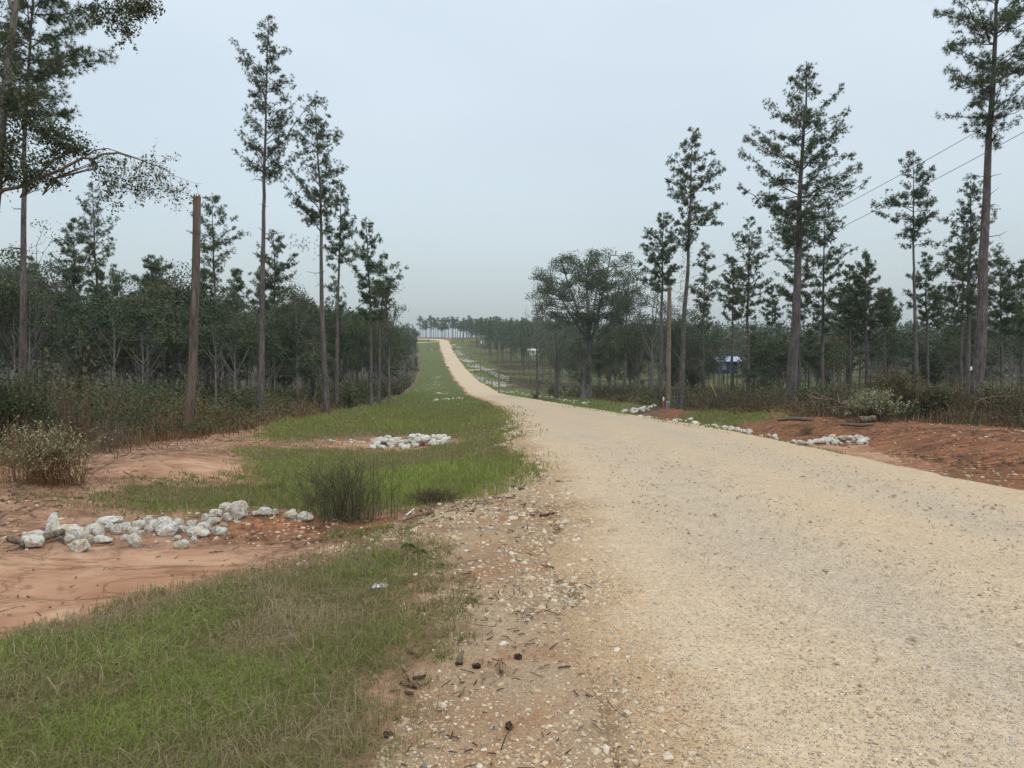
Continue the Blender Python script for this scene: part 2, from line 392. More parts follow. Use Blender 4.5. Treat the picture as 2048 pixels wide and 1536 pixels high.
soil = mixc(t, 1, soil, fl, 'MULTIPLY')
wv = N(t, 'ShaderNodeMapping'); wv.inputs['Scale'].default_value = (.9, 3.0, 1); wv.inputs['Rotation'].default_value = (0, 0, R(18)); t.links.new(g, wv.inputs[0])
def nstr_(sc): return noise(t, wv.outputs[0], sc, 6, .65, 1.2)
nstr = nstr_(1.1)
red = ramp(t, nstr, [(.3, (.10, .052, .032)), (.46, (.20, .092, .048)), (.6, (.32, .145, .07)), (.8, (.40, .215, .12))]).outputs[0]
red = mixc(t, 1, red, fl, 'MULTIPLY')
dk = ramp(t, noise(t, g, 3.2, 5, .7), [(.50, (0, 0, 0)), (.60, (1, 1, 1))]).outputs[0]
red = mixc(t, math_(t, 'MULTIPLY', dk, .55), red, (.085, .055, .038))
mud = ramp(t, noise(t, g, .9, 5, .55, .9), [(.3, (.24, .115, .062)), (.42, (.33, .18, .108)), (.58, (.42, .262, .165)), (.75, (.49, .33, .225))]).outputs[0]
mud = mixc(t, 1, mud, ramp(t, nstr_(2.2), [(.3, (.66, .6, .57)), (.40, (.92, .9, .88)), (.5, (1, 1, 1))]).outputs[0], 'MULTIPLY')
rl = math_(t, 'ABSOLUTE', math_(t, 'SUBTRACT', nstr_(.38), .5)); mud = mixc(t, 1, mud, ramp(t, rl, [(0, (.66, .58, .52)), (.004, (.86, .82, .79)), (.016, (1, 1, 1))]).outputs[0], 'MULTIPLY')
gcol, gh = gravel_color(t, g)
gcol = mixc(t, .32, gcol, (.38, .23, .13))
gcol = mixc(t, math_(t, 'MULTIPLY', ramp(t, noise(t, g, 1.1, 6, .68), [(.44, (0, 0, 0)), (.62, (1, 1, 1))]).outputs[0], .75), gcol, mixc(t, 1, gcol, (.66, .44, .32), 'MULTIPLY'))
gcol = mixc(t, 1, gcol, ramp(t, n1, [(.3, (.62, .55, .5)), (.5, (1, 1, 1)), (.7, (1.12, 1.1, 1.05))]).outputs[0], 'MULTIPLY')
under = ramp(t, n2, [(.3, (.095, .08, .04)), (.7, (.19, .15, .082))]).outputs[0]
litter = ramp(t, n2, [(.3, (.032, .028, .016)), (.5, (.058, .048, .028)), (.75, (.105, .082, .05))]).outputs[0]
fgreen = ramp(t, noise(t, g, .35, 5, .6), [(.3, (.12, .10, .05)), (.5, (.10, .125, .042)), (.75, (.10, .15, .04))]).outputs[0]
fgreen = mixc(t, 1, fgreen, ramp(t, noise(t, g, 3, 5, .7), [(.3, (.7, .7, .7)), (.7, (1.25, 1.2, 1.15))]).outputs[0], 'MULTIPLY')
col = mixc(t, mb.outputs[0], soil, red)
col = mixc(t, ma.outputs[2], col, gcol)
col = mixc(t, ma.outputs[1], col, mud)
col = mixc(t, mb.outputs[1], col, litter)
col = mixc(t, ma.outputs[0], col, under)
col = mixc(t, mb.outputs[2], col, fgreen)
hh = math_(t, 'ADD', math_(t, 'MULTIPLY', n2, math_(t, 'SUBTRACT', 1.0, math_(t, 'MULTIPLY', ma.outputs[1], .8))), math_(t, 'MULTIPLY', gh, math_(t, 'MULTIPLY', ma.outputs[2], .35)))
hh = math_(t, 'ADD', hh, math_(t, 'MULTIPLY', ramp(t, rl, [(0, (0, 0, 0)), (.03, (1, 1, 1))]).outputs[0], math_(t, 'MULTIPLY', ma.outputs[1], .5)))
hh = math_(t, 'ADD', hh, math_(t, 'MULTIPLY', nstr, math_(t, 'ADD', .3, mb.outputs[0])))
finish(t, col, .95, bump=hh, bstr=.8, bdist=.04, spec=.12); M['ground'] = m

# ------------------------------------------------------------------ zone masks (world polygons read off the terrain)
def poly(pts): return [(p.x, p.y) for p in (at(a, b) for a, b in pts)]
def inside(P, x, y):
    r = np.zeros(x.shape, bool); n = len(P)
    for i in range(n):
        x1, y1 = P[i]; x2, y2 = P[(i+1) % n]
        c = ((y1 > y) != (y2 > y)) & (x < (x2-x1)*(y-y1)/((y2-y1)+1e-12)+x1)
        r ^= c
    return r
GR = [poly(p) for p in (
 [(-900, 1500), (-300, 1370), (0, 1290), (130, 1250), (330, 1185), (480, 1150), (640, 1128), (740, 1105), (820, 1098), (860, 1120), (800, 1150), (735, 1170), (770, 1215), (850, 1250), (850, 1285), (780, 1300), (745, 1340), (740, 1400), (715, 1460), (700, 1536), (680, 1800), (500, 2400), (-900, 2400), (-1500, 1900)],
 [(195, 1003), (240, 985), (310, 975), (400, 965), (560, 972), (640, 985), (640, 1030), (560, 1015), (460, 1012), (350, 1022), (260, 1008)],
 [(465, 898), (560, 893), (690, 897), (745, 902), (830, 905), (900, 890), (980, 872), (1035, 862), (1030, 875), (985, 895), (1075, 925), (1050, 945), (960, 985), (900, 1005), (800, 1010), (640, 1020), (600, 985), (575, 960), (500, 945), (520, 920)],
 [(560, 855), (610, 838), (700, 818), (800, 795), (880, 785), (930, 798), (965, 815), (1000, 835), (1020, 858), (960, 872), (915, 878), (860, 868), (700, 872), (640, 885), (520, 880)],
 [(148, 975), (160, 965), (215, 966), (222, 980), (160, 985)],
 [(1340, 848), (1370, 832), (1420, 820), (1500, 818), (1560, 828), (1540, 842), (1450, 850)],
 [(690, 1085), (720, 1055), (740, 1060), (730, 1092)])]
MUD = [poly(p) for p in (
 [(-700, 1180), (0, 1108), (120, 1100), (300, 1092), (420, 1088), (540, 1093), (600, 1100), (500, 1135), (430, 1165), (330, 1195), (130, 1262), (0, 1300), (-900, 1500)],
 [(1575, 886), (1740, 884), (1800, 915), (1860, 945), (1790, 945), (1680, 915)],
 [(600, 885), (700, 880), (900, 880), (880, 897), (800, 900), (740, 898)],
 [(380, 905), (560, 935), (560, 948), (420, 960), (200, 955), (260, 920)])]
GV = [poly(p) for p in (
 [(430, 1180), (560, 1125), (700, 1085), (800, 1050), (830, 1020), (950, 985), (1030, 950), (1060, 930), (1150, 930), (1250, 1536), (1300, 2400), (600, 2400), (740, 1536), (860, 1330), (950, 1240), (890, 1130), (760, 1095), (640, 1125), (480, 1150), (330, 1190), (240, 1235), (230, 1225), (330, 1180)],
 [(980, 862), (1060, 860), (1090, 900), (1070, 925), (985, 895)])]
REDM = [poly(p) for p in ([(1255, 842), (1300, 820), (1365, 814), (1385, 826), (1330, 846)], [(415, 1055), (440, 1035), (560, 1030), (680, 1045), (800, 1020), (960, 1010), (1090, 1040), (1000, 1060), (820, 1060), (680, 1080), (430, 1088)],)]
def masks(x, y):
    d = np.hypot(x, y); k = np.clip(d*.012, .05, .5)
    xx = x+fbm(x, y, .5, 4, 31)*k*2.2; yy = y+fbm(x, y, .5, 4, 57)*k*3.5
    def un(L):
        r = np.zeros(x.shape)
        for P in L: r = np.maximum(r, inside(P, xx, yy))
        return r
    gr = un(GR); mud = un(MUD); gv = un(GV); red = un(REDM)
    dl = XL(yy)-xx; dr = xx-XR(yy); el = xx-EL(yy); er = xx-ER(yy)
    # general verge: grass beyond 48 m on the left, thin strip on the right
    fb = fbm(x, y, 1.6, 4, 91)
    vg = (dl > .4+fb) & (el > 0) & (yy > 26) & (fb < .16)
    gr = np.maximum(gr, vg)
    rs = (dr > .0) & (dr < 1.2+fb*2) & (yy > 13) & (yy < 115) & (fb > -.10); gr = np.maximum(gr, rs)
    # right clay bank
    bank = (dr > 0) & (er < 2.0+fb*3) & (yy < 40) & (gr < .5)
    red = np.maximum(red, bank)
    farg = ((yy > 90) & (dr > 1.5) & (fbm(x, y, 14, 4, 5) < np.where(yy < 235, -.01, .12))) | ((yy > 40) & (dl > .4) & (el > 0)) | ((yy > 60) & (dr > 0) & (dr < 8) & (fb > -.15))
    fieldbrown = (dr > 12) & (yy > 235) & (fbm(x, y, 22, 4, 9)+.35*np.exp(-((yy-300)/45)**2) > .27)
    farg = farg & ~fieldbrown
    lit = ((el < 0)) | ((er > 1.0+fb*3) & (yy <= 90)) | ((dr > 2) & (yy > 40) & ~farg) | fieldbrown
    rp = un(REDM) > .5; lit = lit & ~rp; farg = farg & ~rp
    mid = (yy > 150) & (yy < 480) & (dr > 1) & (dr < 6) & (fbm(x, y, 6, 3, 8) > .03)
    lit = lit | mid; lit = lit & (gr < .5)
    mud = np.where(gr > .5, 0, mud); gv = np.where((gr > .5) | (mud > .5), 0, gv)
    edge = ((dl > -1) & (dl < .7+fb*2) & (gr < .5)) | ((dr > -1) & (dr < .35+fb) & (gr < .5)); gv = np.maximum(gv, edge & (mud < .5))
    return gr.astype(float), mud.astype(float), gv.astype(float), red.astype(float), lit.astype(float), farg.astype(float)

def soft(x, y, n=7):
    r = np.random.default_rng(3); k = np.clip(.20+.020*np.hypot(x, y), 0, 1.5); acc = 0
    for i in range(n):
        a = i*2.4; q = math.sqrt((i+.5)/n); acc = acc+np.array(masks(x+math.cos(a)*q*k*1.6, y+math.sin(a)*q*k*2.2))
    return acc/n
# ------------------------------------------------------------------ ground sheet
ang = np.concatenate([np.arange(-52, 52.01, .13), np.arange(55, 308, 3.)]); ang = np.radians(ang)
rad = [0.7]
while rad[-1] < 2600: rad.append(rad[-1]*1.0155)
rad = np.array(rad); A_, R_ = np.meshgrid(ang, rad)
gx = (np.sin(A_)*R_).ravel(); gy = (np.cos(A_)*R_).ravel()
gz = T(gx, gy)
inroad = (gx > XL(gy)-.05) & (gx < XR(gy)+.05) & (gy < 470) & (gy > -58)
gz = np.where(inroad, gz-.04-np.clip(gy, 0, 1e9)*.0006, gz)
na = len(ang); nr = len(rad)
b = Buf()
ii = np.arange(nr-1)[:, None]*na; jj = np.arange(na)[None]; j2 = (jj+1) % na
Fq = np.stack([ii+jj, ii+na+jj, ii+na+j2, ii+j2], -1).reshape(-1, 4)[:, ::-1]
b.add(np.stack([gx, gy, gz], 1), Fq, .5)
b.L.append(np.arange(na)[::-1].astype(np.int32).copy()[::-1]); b.S.append(np.array([na], np.int32)); b.M.append(np.array([0], np.int32))
me = b.mesh('ground', M['ground'], True)
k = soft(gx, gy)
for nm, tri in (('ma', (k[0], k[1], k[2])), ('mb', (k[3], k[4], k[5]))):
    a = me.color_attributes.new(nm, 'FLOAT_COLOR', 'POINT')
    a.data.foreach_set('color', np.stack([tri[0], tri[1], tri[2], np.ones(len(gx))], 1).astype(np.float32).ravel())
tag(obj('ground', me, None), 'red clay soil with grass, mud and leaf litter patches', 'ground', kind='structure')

# ------------------------------------------------------------------ road sheet
def build_road():
    ys = [-25.]
    while ys[-1] < 462: ys.append(ys[-1]+max(.12, abs(ys[-1])*.008))
    ys = np.array(ys); nu = 30
    L = np.stack([XL(ys), ys], 1); Rr = np.stack([XR(ys), ys], 1)
    # beyond the crest the road swings left
    tl = np.array([(-47, 468), (-53, 474), (-62, 478), (-75, 481), (-95, 484), (-130, 488), (-200, 492)], float)
    tr = np.array([(-41.5, 470), (-46, 479), (-58, 484.5), (-74, 488), (-94, 491), (-130, 495), (-200, 499)], float)
    L = np.concatenate([L, tl]); Rr = np.concatenate([Rr, tr])
    n = len(L); d = np.hypot(L[:, 0], L[:, 1])
    wl = fbm(L[:, 1], L[:, 1]*0, .9, 4, 3)*np.clip(.5+d*.01, 0, 2.2)*1.3; wr = fbm(Rr[:, 1], Rr[:, 1]*0+9, .9, 4, 4)*np.clip(.25+d*.008, 0, 1.6)
    L[:, 0] += wl; Rr[:, 0] += wr
    u = np.concatenate([[-.02], np.linspace(0, 1, nu), [1.02]])
    X = L[:, :1]*(1-u)+Rr[:, :1]*u; Y = L[:, 1:]*(1-u)+Rr[:, 1:]*u
    Z = T(X, Y)+np.minimum(.035+.05*np.sin(np.pi*np.clip(u, 0, 1))[None], 9)+np.clip(Y, 0, 400)*.0004+fbm(X, Y, 1.0, 4, 70)*.03
    Z = Z-.03*(np.exp(-((u-.30)/.10)**2)+np.exp(-((u-.72)/.10)**2))[None]
    berm = np.exp(-((u-.975)/.02)**2)[None]*.05; Z = Z+berm
    Z[:, 0] -= .12; Z[:, -1] -= .16
    m_ = len(u); bb = Buf(); i = np.arange(n-1)[:, None]*m_; j = np.arange(m_-1)[None]
    lane = np.exp(-((u-.30)/.13)**2)+np.exp(-((u-.72)/.13)**2)
    bb.add(np.stack([X, Y, Z], -1).reshape(-1, 3), np.stack([i+j, i+j+1, i+m_+j+1, i+m_+j], -1).reshape(-1, 4), np.tile(lane-1.1*np.exp(-(np.clip(u, 0, 1)/.055)), n))
    tag(obj('road', bb, M['road'], smooth=True), 'pale tan gravel road running down and up the far hill', 'road', kind='structure')
build_road()
def side_road(name, pts, wd, label):
    P = [at(*p) for p in pts]; xs = np.linspace(0, len(P)-1, 24); X = np.interp(xs, range(len(P)), [p.x for p in P]); Y = np.interp(xs, range(len(P)), [p.y for p in P])
    V = []; n = len(X)
    for s in (-1, -.3, .3, 1):
        V.append(np.stack([X, Y+s*wd/2, T(X, Y+s*wd/2)+(.16 if abs(s) < 1 else -.1)], 1))
    V = np.stack(V, 1); i = np.arange(n-1)[:, None]*4; j = np.arange(3)[None]
    bb = Buf(); bb.add(V.reshape(-1, 3), np.stack([i+j, i+4+j, i+4+j+1, i+j+1], -1).reshape(-1, 4), .2)
    tag(obj(name, bb, M['road']), label, 'driveway', kind='structure')
side_road('driveway', [(928, 741), (950, 740), (990, 739)], 4.5, 'short gravel driveway crossing the ditch to the fence gate')
side_road('driveway', [(826, 685), (850, 685), (876, 684)], 4.0, 'narrow gravel driveway on the left of the hill crest')
side_road('driveway', [(895, 690), (912, 690)], 4.0, 'narrow gravel driveway on the right near the hill crest')

# ------------------------------------------------------------------ loose stones (countless: stuff)
def ico(sub=0):
    ph = (1+5**.5)/2
    V = [(-1, ph, 0), (1, ph, 0), (-1, -ph, 0), (1, -ph, 0), (0, -1, ph), (0, 1, ph), (0, -1, -ph), (0, 1, -ph), (ph, 0, -1), (ph, 0, 1), (-ph, 0, -1), (-ph, 0, 1)]
    Fc = [(0, 11, 5), (0, 5, 1), (0, 1, 7), (0, 7, 10), (0, 10, 11), (1, 5, 9), (5, 11, 4), (11, 10, 2), (10, 7, 6), (7, 1, 8), (3, 9, 4), (3, 4, 2), (3, 2, 6), (3, 6, 8), (3, 8, 9), (4, 9, 5), (2, 4, 11), (6, 2, 10), (8, 6, 7), (9, 8, 1)]
    V = [Vector(v).normalized() for v in V]
    for _ in range(sub):
        mid = {}; F2 = []
        def mp_(a, c):
            kk = (min(a, c), max(a, c))
            if kk not in mid: V.append(((V[a]+V[c])/2).normalized()); mid[kk] = len(V)-1
            return mid[kk]
        for a, c, d in Fc:
            x, y, z = mp_(a, c), mp_(c, d), mp_(d, a); F2 += [(a, x, z), (c, y, x), (d, z, y), (x, y, z)]
        Fc = F2
    return np.array([tuple(v) for v in V]), np.array(Fc)
IV, IF = ico(0)
def scatter_stones(b, X, Y, sz, dz=0):
    n = len(X); Z = T(X, Y)
    rd = (X > XL(Y)) & (X < XR(Y)); u = np.clip((X-XL(Y))/(XR(Y)-XL(Y)), 0, 1)
    Z = Z+np.where(rd, .035+.05*np.sin(np.pi*u)+fbm(X, Y, 1.0, 4, 70)*.03, 0)
    sc = sz[:, None]*rng.uniform(.55, 1.25, (n, 3)); sc[:, 2] *= .55
    V = IV[None]*sc[:, None]*rng.uniform(.75, 1.2, (n, 12, 1))
    a = rng.uniform(0, 6.28, n); c, s_ = np.cos(a)[:, None], np.sin(a)[:, None]
    x = V[:, :, 0]*c-V[:, :, 1]*s_; y = V[:, :, 0]*s_+V[:, :, 1]*c
    V = np.stack([x+X[:, None], y+Y[:, None], V[:, :, 2]+Z[:, None]+sz[:, None]*.12+dz], -1)
    Fc = (np.arange(n)[:, None, None]*12+IF[None]).reshape(-1, 3)
    b.add(V.reshape(-1, 3), Fc, np.repeat(rng.uniform(0, 1, n), 12))
def rand_px(n, x0, x1, y0, y1, fpow=1.0):
    """random ground points, even in the depth/angle sense"""
    d = np.exp(rng.uniform(math.log(y0), math.log(y1), n)) if fpow else rng.uniform(y0, y1, n)
    return rng.uniform(x0, x1, n)*d, d
b = Buf()
X, Y = rand_px(62000, -.42, .75, 2.2, 18)
k = masks(X, Y); inr = (X > XL(Y)+.15) & (X < XR(Y)+.1)
keep = (k[2] > .5) | inr
shoulder = (X < XL(Y)+.5); keep &= (rng.uniform(size=len(X)) < np.where(shoulder, 1.0, .44)*np.where(shoulder, np.clip(.75+fbm(X, Y, .6, 3, 44)*3.4, .08, 1), np.clip(.8+fbm(X, Y, 1.2, 3, 44)*1.0, .3, 1))) & (~(k[0] > .5) | inr)
X, Y = X[keep], Y[keep]; d = np.hypot(X, Y)
sz = rng.lognormal(math.log(.0058), .5, len(X))*np.clip(d/4, 1, 2.6)*np.where(X < XL(Y)+.4, 1.05, .6)
scatter_stones(b, X, Y, np.clip(sz, .004, .045))
# loose berm stones along both road edges
for side in (0, 1):
    d = np.exp(rng.uniform(math.log(5), math.log(60), 5200)); off = rng.normal(0, .16, len(d))*(1 if side else 2.0)
    X = (XR(d)-.05 if side else XL(d)+.0)+off+(0 if side else -.1)
    scatter_stones(b, X, d, np.clip(rng.lognormal(math.log(.016), .45, len(d))*np.clip(d/14, .8, 2.2), .008, .07))
X, Y = rand_px(9000, -1.0, .1, 5, 22); k = masks(X, Y); kk = (k[0] < .5) & (k[1] < .5) & (X < XL(Y)) & (X > EL(Y)+.5) & (rng.uniform(size=len(X)) < .3)
scatter_stones(b, X[kk], Y[kk], rng.lognormal(math.log(.018), .4, kk.sum()))
c = at(545, 1055); n = 240; X = c.x+rng.normal(0, .7, n); Y = c.y+rng.normal(-.05, .28, n)
scatter_stones(b, X, Y, rng.lognormal(math.log(.016), .45, n))
X, Y = rand_px(1500, .3, .75, 12, 30); kk = (X > XR(Y)+1.5) & (X < ER(Y)+1); scatter_stones(b, X[kk], Y[kk], rng.lognormal(math.log(.02), .5, kk.sum()))
tag(obj('gravel', b, M['stones']), 'loose pale gravel stones strewn over the road, its edges and the shoulder', 'gravel', kind='stuff')

# wood litter: countless twigs, bark flakes
b = Buf()
def flakes(X, Y, L, Wd, tint, mi=0):
    n = len(X); Z = T(X, Y)+.012; a = rng.uniform(0, 3.14, n); ti = rng.normal(0, .18, n)
    rd = (X > XL(Y)) & (X < XR(Y)); Z = Z+np.where(rd, .06, 0)
    A = np.stack([np.cos(a), np.sin(a), ti], 1)*(L/2)[:, None]; B = np.stack([-np.sin(a), np.cos(a), rng.normal(0, .3, n)], 1)*(Wd/2)[:, None]
    C = np.stack([X, Y, Z], 1); up = np.array([0, 0, 1.])*Wd[:, None]*.5
    V = np.stack([C-A-B*.6, C-A+B*.5, C+A+B*.7, C+A-B*.4, C-A*.8+up, C+A*.85+up*.8], 1)
    o = np.arange(n)[:, None]*6
    b.add(V.reshape(-1, 3), np.concatenate([o+np.array([0, 3, 5, 4]), o+np.array([1, 4, 5, 2])]), tint, mi)
    i0 = b.n-n*6
    for tri in ([0, 4, 1], [3, 2, 5]):
        b.L.append((o+np.array(tri)+i0).ravel().astype(np.int32)); b.S.append(np.full(n, 3, np.int32)); b.M.append(np.full(n, mi, np.int32))
X, Y = rand_px(15000, -1.1, .35, 2.4, 26); k = masks(X, Y)
kk = ((k[1] < .5) | (rng.uniform(size=len(X)) < .12)) & (X < XL(Y)-.15+rng.normal(0, .2, len(X))) & (X > EL(Y)-1) & (rng.uniform(size=len(X)) < np.clip(.42+fbm(X, Y, .9, 3, 77)*2.8, .05, 1)*np.where(k[0] > .5, .25, 1))
X, Y = X[kk], Y[kk]; d = np.hypot(X, Y); n = len(X)
for mi in (0, 1):
    q = (np.arange(n) % 3 == 0) == (mi == 0)
    flakes(X[q], Y[q], rng.lognormal(math.log(.045), .55, q.sum())*np.clip(d[q]/6, .8, 2.4), rng.uniform(.006, .018, q.sum())*np.clip(d[q]/6, .8, 2), .5, mi)
X, Y = rand_px(9000, .3, 1.0, 11, 34); kk = (X > XR(Y)+3.2) & (X < ER(Y)+4) & (fbm(X, Y, 1.3, 4, 7) > -.02); n = kk.sum()
flakes(X[kk], Y[kk], rng.lognormal(math.log(.11), .5, n), rng.uniform(.015, .035, n), .5, 1)
tag(obj('wood_litter', b, [M['chip'], M['darkchip']]), 'bark flakes, wood chips and twigs scattered over the soil', 'litter', kind='stuff')

# ------------------------------------------------------------------ grass
b = Buf()
X, Y = rand_px(330000, -1.25, .05, 2.0, 9.5); X -= 0
k = soft(X, Y, 5); kk = (k[0]**1.3*(.55+1.3*(vnoise(X/.17, Y/.17, 5)-.15)) > rng.uniform(size=len(X))*np.clip(1.15-k[0]*.9, .3, 1)) & (X < XL(Y)+.3) & (rng.uniform(size=len(X)) < np.clip(Y/5.0, .30, 1))
X, Y = X[kk], Y[kk]; d = np.hypot(X, Y)
pt = fbm(X, Y, .8, 4, 21); pt2 = fbm(X, Y, 3, 3, 22); hgt = rng.lognormal(math.log(.075), .4, len(X))*(1+pt*1.6)
edge_thin = sst(-2.0, -.4, X-XL(Y))      # thins and browns toward the gravel shoulder
kp = rng.uniform(size=len(X)) > edge_thin*.8
tint = .47+pt*1.5+pt2*.9+fbm(X, Y, .25, 3, 88)*.9-edge_thin*.22+rng.normal(0, .17, len(X)); tint = np.where(rng.uniform(size=len(X)) < .24, rng.uniform(0, .2, len(X)), tint)
blades(b, X[kp], Y[kp], np.clip(hgt, .02, .16)[kp], np.clip(.0042*d/4.5, .0036, .011)[kp], 1.1, tint[kp], droop=.7)
X, Y = rand_px(9000, -1.25, .02, 2.2, 10); kk = soft(X, Y, 5)[0] > .55; X, Y = X[kk], Y[kk]
blades(b, X, Y, rng.uniform(.10, .21, len(X)), np.clip(.0011*Y, .0034, .008), 1.0, rng.choice([.02, .08, .3, .75], len(X)), droop=.5)
# sparse tufts thinning out over the gravel shoulder and the bare soil
def sprinkle(polys, n, per, rad, hh, tb, seedk=0):
    for P_ in polys:
        P_ = poly(P_); a = np.array(P_); lo, hi = a.min(0), a.max(0); cx = rng.uniform(lo[0], hi[0], n*6); cy = rng.uniform(lo[1], hi[1], n*6)
        q = inside(P_, cx, cy); cx, cy = cx[q][:n], cy[q][:n]; m_ = len(cx); r_ = rad*rng.uniform(.4, 1.5, m_)
        x = (cx[:, None]+rng.normal(0, 1, (m_, per))*r_[:, None]).ravel(); y = (cy[:, None]+rng.normal(0, 1, (m_, per))*r_[:, None]).ravel(); d_ = np.hypot(x, y)
        blades(b, x, y, rng.lognormal(math.log(hh), .4, len(x)), np.clip(.0010*d_, .0034, .02), 1.0, np.repeat(rng.normal(tb, .14, m_), per)+rng.normal(0, .1, len(x)), droop=.6)
sprinkle([[(690, 1110), (900, 1085), (945, 1190), (960, 1260), (890, 1340), (830, 1536), (700, 1700)]], 230, 26, .055, .055, .40)
sprinkle([[(640, 1060), (800, 1050), (880, 1090), (700, 1110)], [(980, 880), (1040, 900), (1000, 990), (940, 990)]], 50, 22, .06, .06, .45)
sprinkle([[(200, 960), (560, 940), (620, 990), (300, 1010)], [(20, 1000), (300, 960), (620, 1020), (300, 1040)]], 60, 26, .09, .07, .35)
sprinkle([[(1780, 900), (2048, 900), (2048, 980), (1850, 950)]], 20, 18, .12, .06, .3)
X, Y = rand_px(330000, -.75, .45, 9, 60)
k = soft(X, Y, 5); kk = (k[0]**1.3*(.55+1.3*(vnoise(X/.17, Y/.17, 5)-.15)) > rng.uniform(size=len(X))*np.clip(1.15-k[0]*.9, .3, 1)); X, Y = X[kk], Y[kk]; d = np.hypot(X, Y)
pt = fbm(X, Y, 1.3, 4, 21); pt2 = fbm(X, Y, 6, 3, 22)
lush = np.exp(-((X+1.6)/2.2)**2-((Y-12)/3)**2)
hgt = rng.lognormal(math.log(.085), .35, len(X))*(1+pt*1.0+lush*1.2)*np.clip(Y/22, .8, 1.6)
tint = .60+pt*1.0+pt2*.6+rng.normal(0, .15, len(X))+lush*.25; tint = np.where(rng.uniform(size=len(X)) < .08, rng.uniform(0, .2, len(X)), tint)
blades(b, X, Y, np.clip(hgt, .03, .32), .0013*d*.72, .6, tint)
X, Y = rand_px(60000, -.5, .5, 55, 330)
k = masks(X, Y); kk = (k[5] > .5) & ((X < XL(Y)-.3) | (X > XR(Y)+.5)); X, Y = X[kk], Y[kk]; d = np.hypot(X, Y)
blades(b, X, Y, rng.uniform(.08, .22, len(X)), .0011*d, .4, .62+fbm(X, Y, 9, 4, 4)*1.2+rng.normal(0, .1, len(X)))
tag(obj('grass', b, M['grass']), 'short green and browning grass covering the roadside verges', 'grass', kind='stuff')

# ------------------------------------------------------------------ roadside weeds, dry grass, undergrowth
def band(n, side, y0, y1, depth, pw=1.6):
    d = np.exp(rng.uniform(math.log(y0), math.log(y1), n)); u = rng.uniform(0, 1, n)**pw*depth
    x = EL(d)-u if side < 0 else ER(d)+u
    return x+fbm(x, d, 1.5, 3, 61)*1.4, d, u
b = Buf()
for side, y0, y1, n in ((-1, 6, 70, 34000), (1, 11, 110, 26000)):
    X, Y, u = band(n, side, y0, y1, 8)
    pn = fbm(X, Y, 3.5, 3, 33); kp = (pn > .05) | (u < 1.2) & (rng.uniform(size=n) < .4); X, Y, u = X[kp], Y[kp], u[kp]
    d = np.hypot(X, Y); h = rng.lognormal(math.log(.34), .45, len(X))*np.clip(.4+u*.4, .4, 1.3)
    blades(b, X, Y, h, .0011*d, .35, .5+fbm(X, Y, 2, 3, 9)*1.3+rng.normal(0, .18, len(X)))
X, Y = rand_px(4000, -1.05, -.2, 9, 26); kk = (X > EL(Y)-.3) & (X < EL(Y)+1.0) & (fbm(X, Y, .7, 3, 2) > -.02); blades(b, X[kk], Y[kk], rng.uniform(.08, .3, kk.sum()), .0011*Y[kk]*1.2, .6, .4+rng.normal(0, .2, kk.sum()))
tag(obj('dry_grass', b, M['drygrass']), 'rusty brown dry grass fringing the edge of the woods', 'dry grass', kind='stuff')
b = Buf(); b2 = Buf()
for side, y0, y1, n in ((-1, 8, 90, 30000), (1, 12, 130, 34000)):
    X, Y, u = band(n, side, y0, y1, 12, 1.2)
    pn = fbm(X, Y, 4.0, 3, 133); kp = (pn > -.16) & (u > .5) & (rng.uniform(size=n) < .62 if side < 0 else rng.uniform(size=n) < .9); X, Y, u = X[kp], Y[kp], u[kp]
    d = np.hypot(X, Y); h = rng.lognormal(math.log(.62), .4, len(X))*np.clip(.4+u*.25, .4, 1.15)*(1+pn[kp]*1.6)
    blades(b, X, Y, h, .0008*d, .22, .45+pn[kp]*1.2+rng.normal(0, .2, len(X)), droop=.1)
    # side twigs of the weeds
    m_ = len(X)//2; Z = T(X[:m_], Y[:m_]); t = rng.uniform(.35, 1, m_)
    blades(b, X[:m_]+rng.normal(0, .05, m_), Y[:m_], h[:m_]*rng.uniform(.2, .45, m_), .0007*d[:m_], .9, .5+rng.normal(0, .2, m_), z0=Z+h[:m_]*t*.6)
    # small leaves hanging in the weeds
    n2 = int(n*3.2); X, Y, u = band(n2, side, y0, y1, 14, 1.0); pn = fbm(X, Y, 3.0, 3, 233); kp = pn > -.10; X, Y, u, pn = X[kp], Y[kp], u[kp], pn[kp]
    hmax = np.clip(.25+u*.20, .25, 1.05)*(1+pn*2.2+fbm(X, Y, .9, 3, 9)*1.2); z = T(X, Y)+hmax*rng.uniform(0, 1, len(X))**.6
    leaves(b2, np.stack([X, Y, z], 1), 1, .45+pn*1.3, flat=.5)
    Vl = b2.V[-1].reshape(-1, 4, 3); c = Vl.mean(1, keepdims=True); b2.V[-1] = (c+(Vl-c)*(.0022*Y+.02)[:, None, None]).reshape(-1, 3).astype(np.float32)
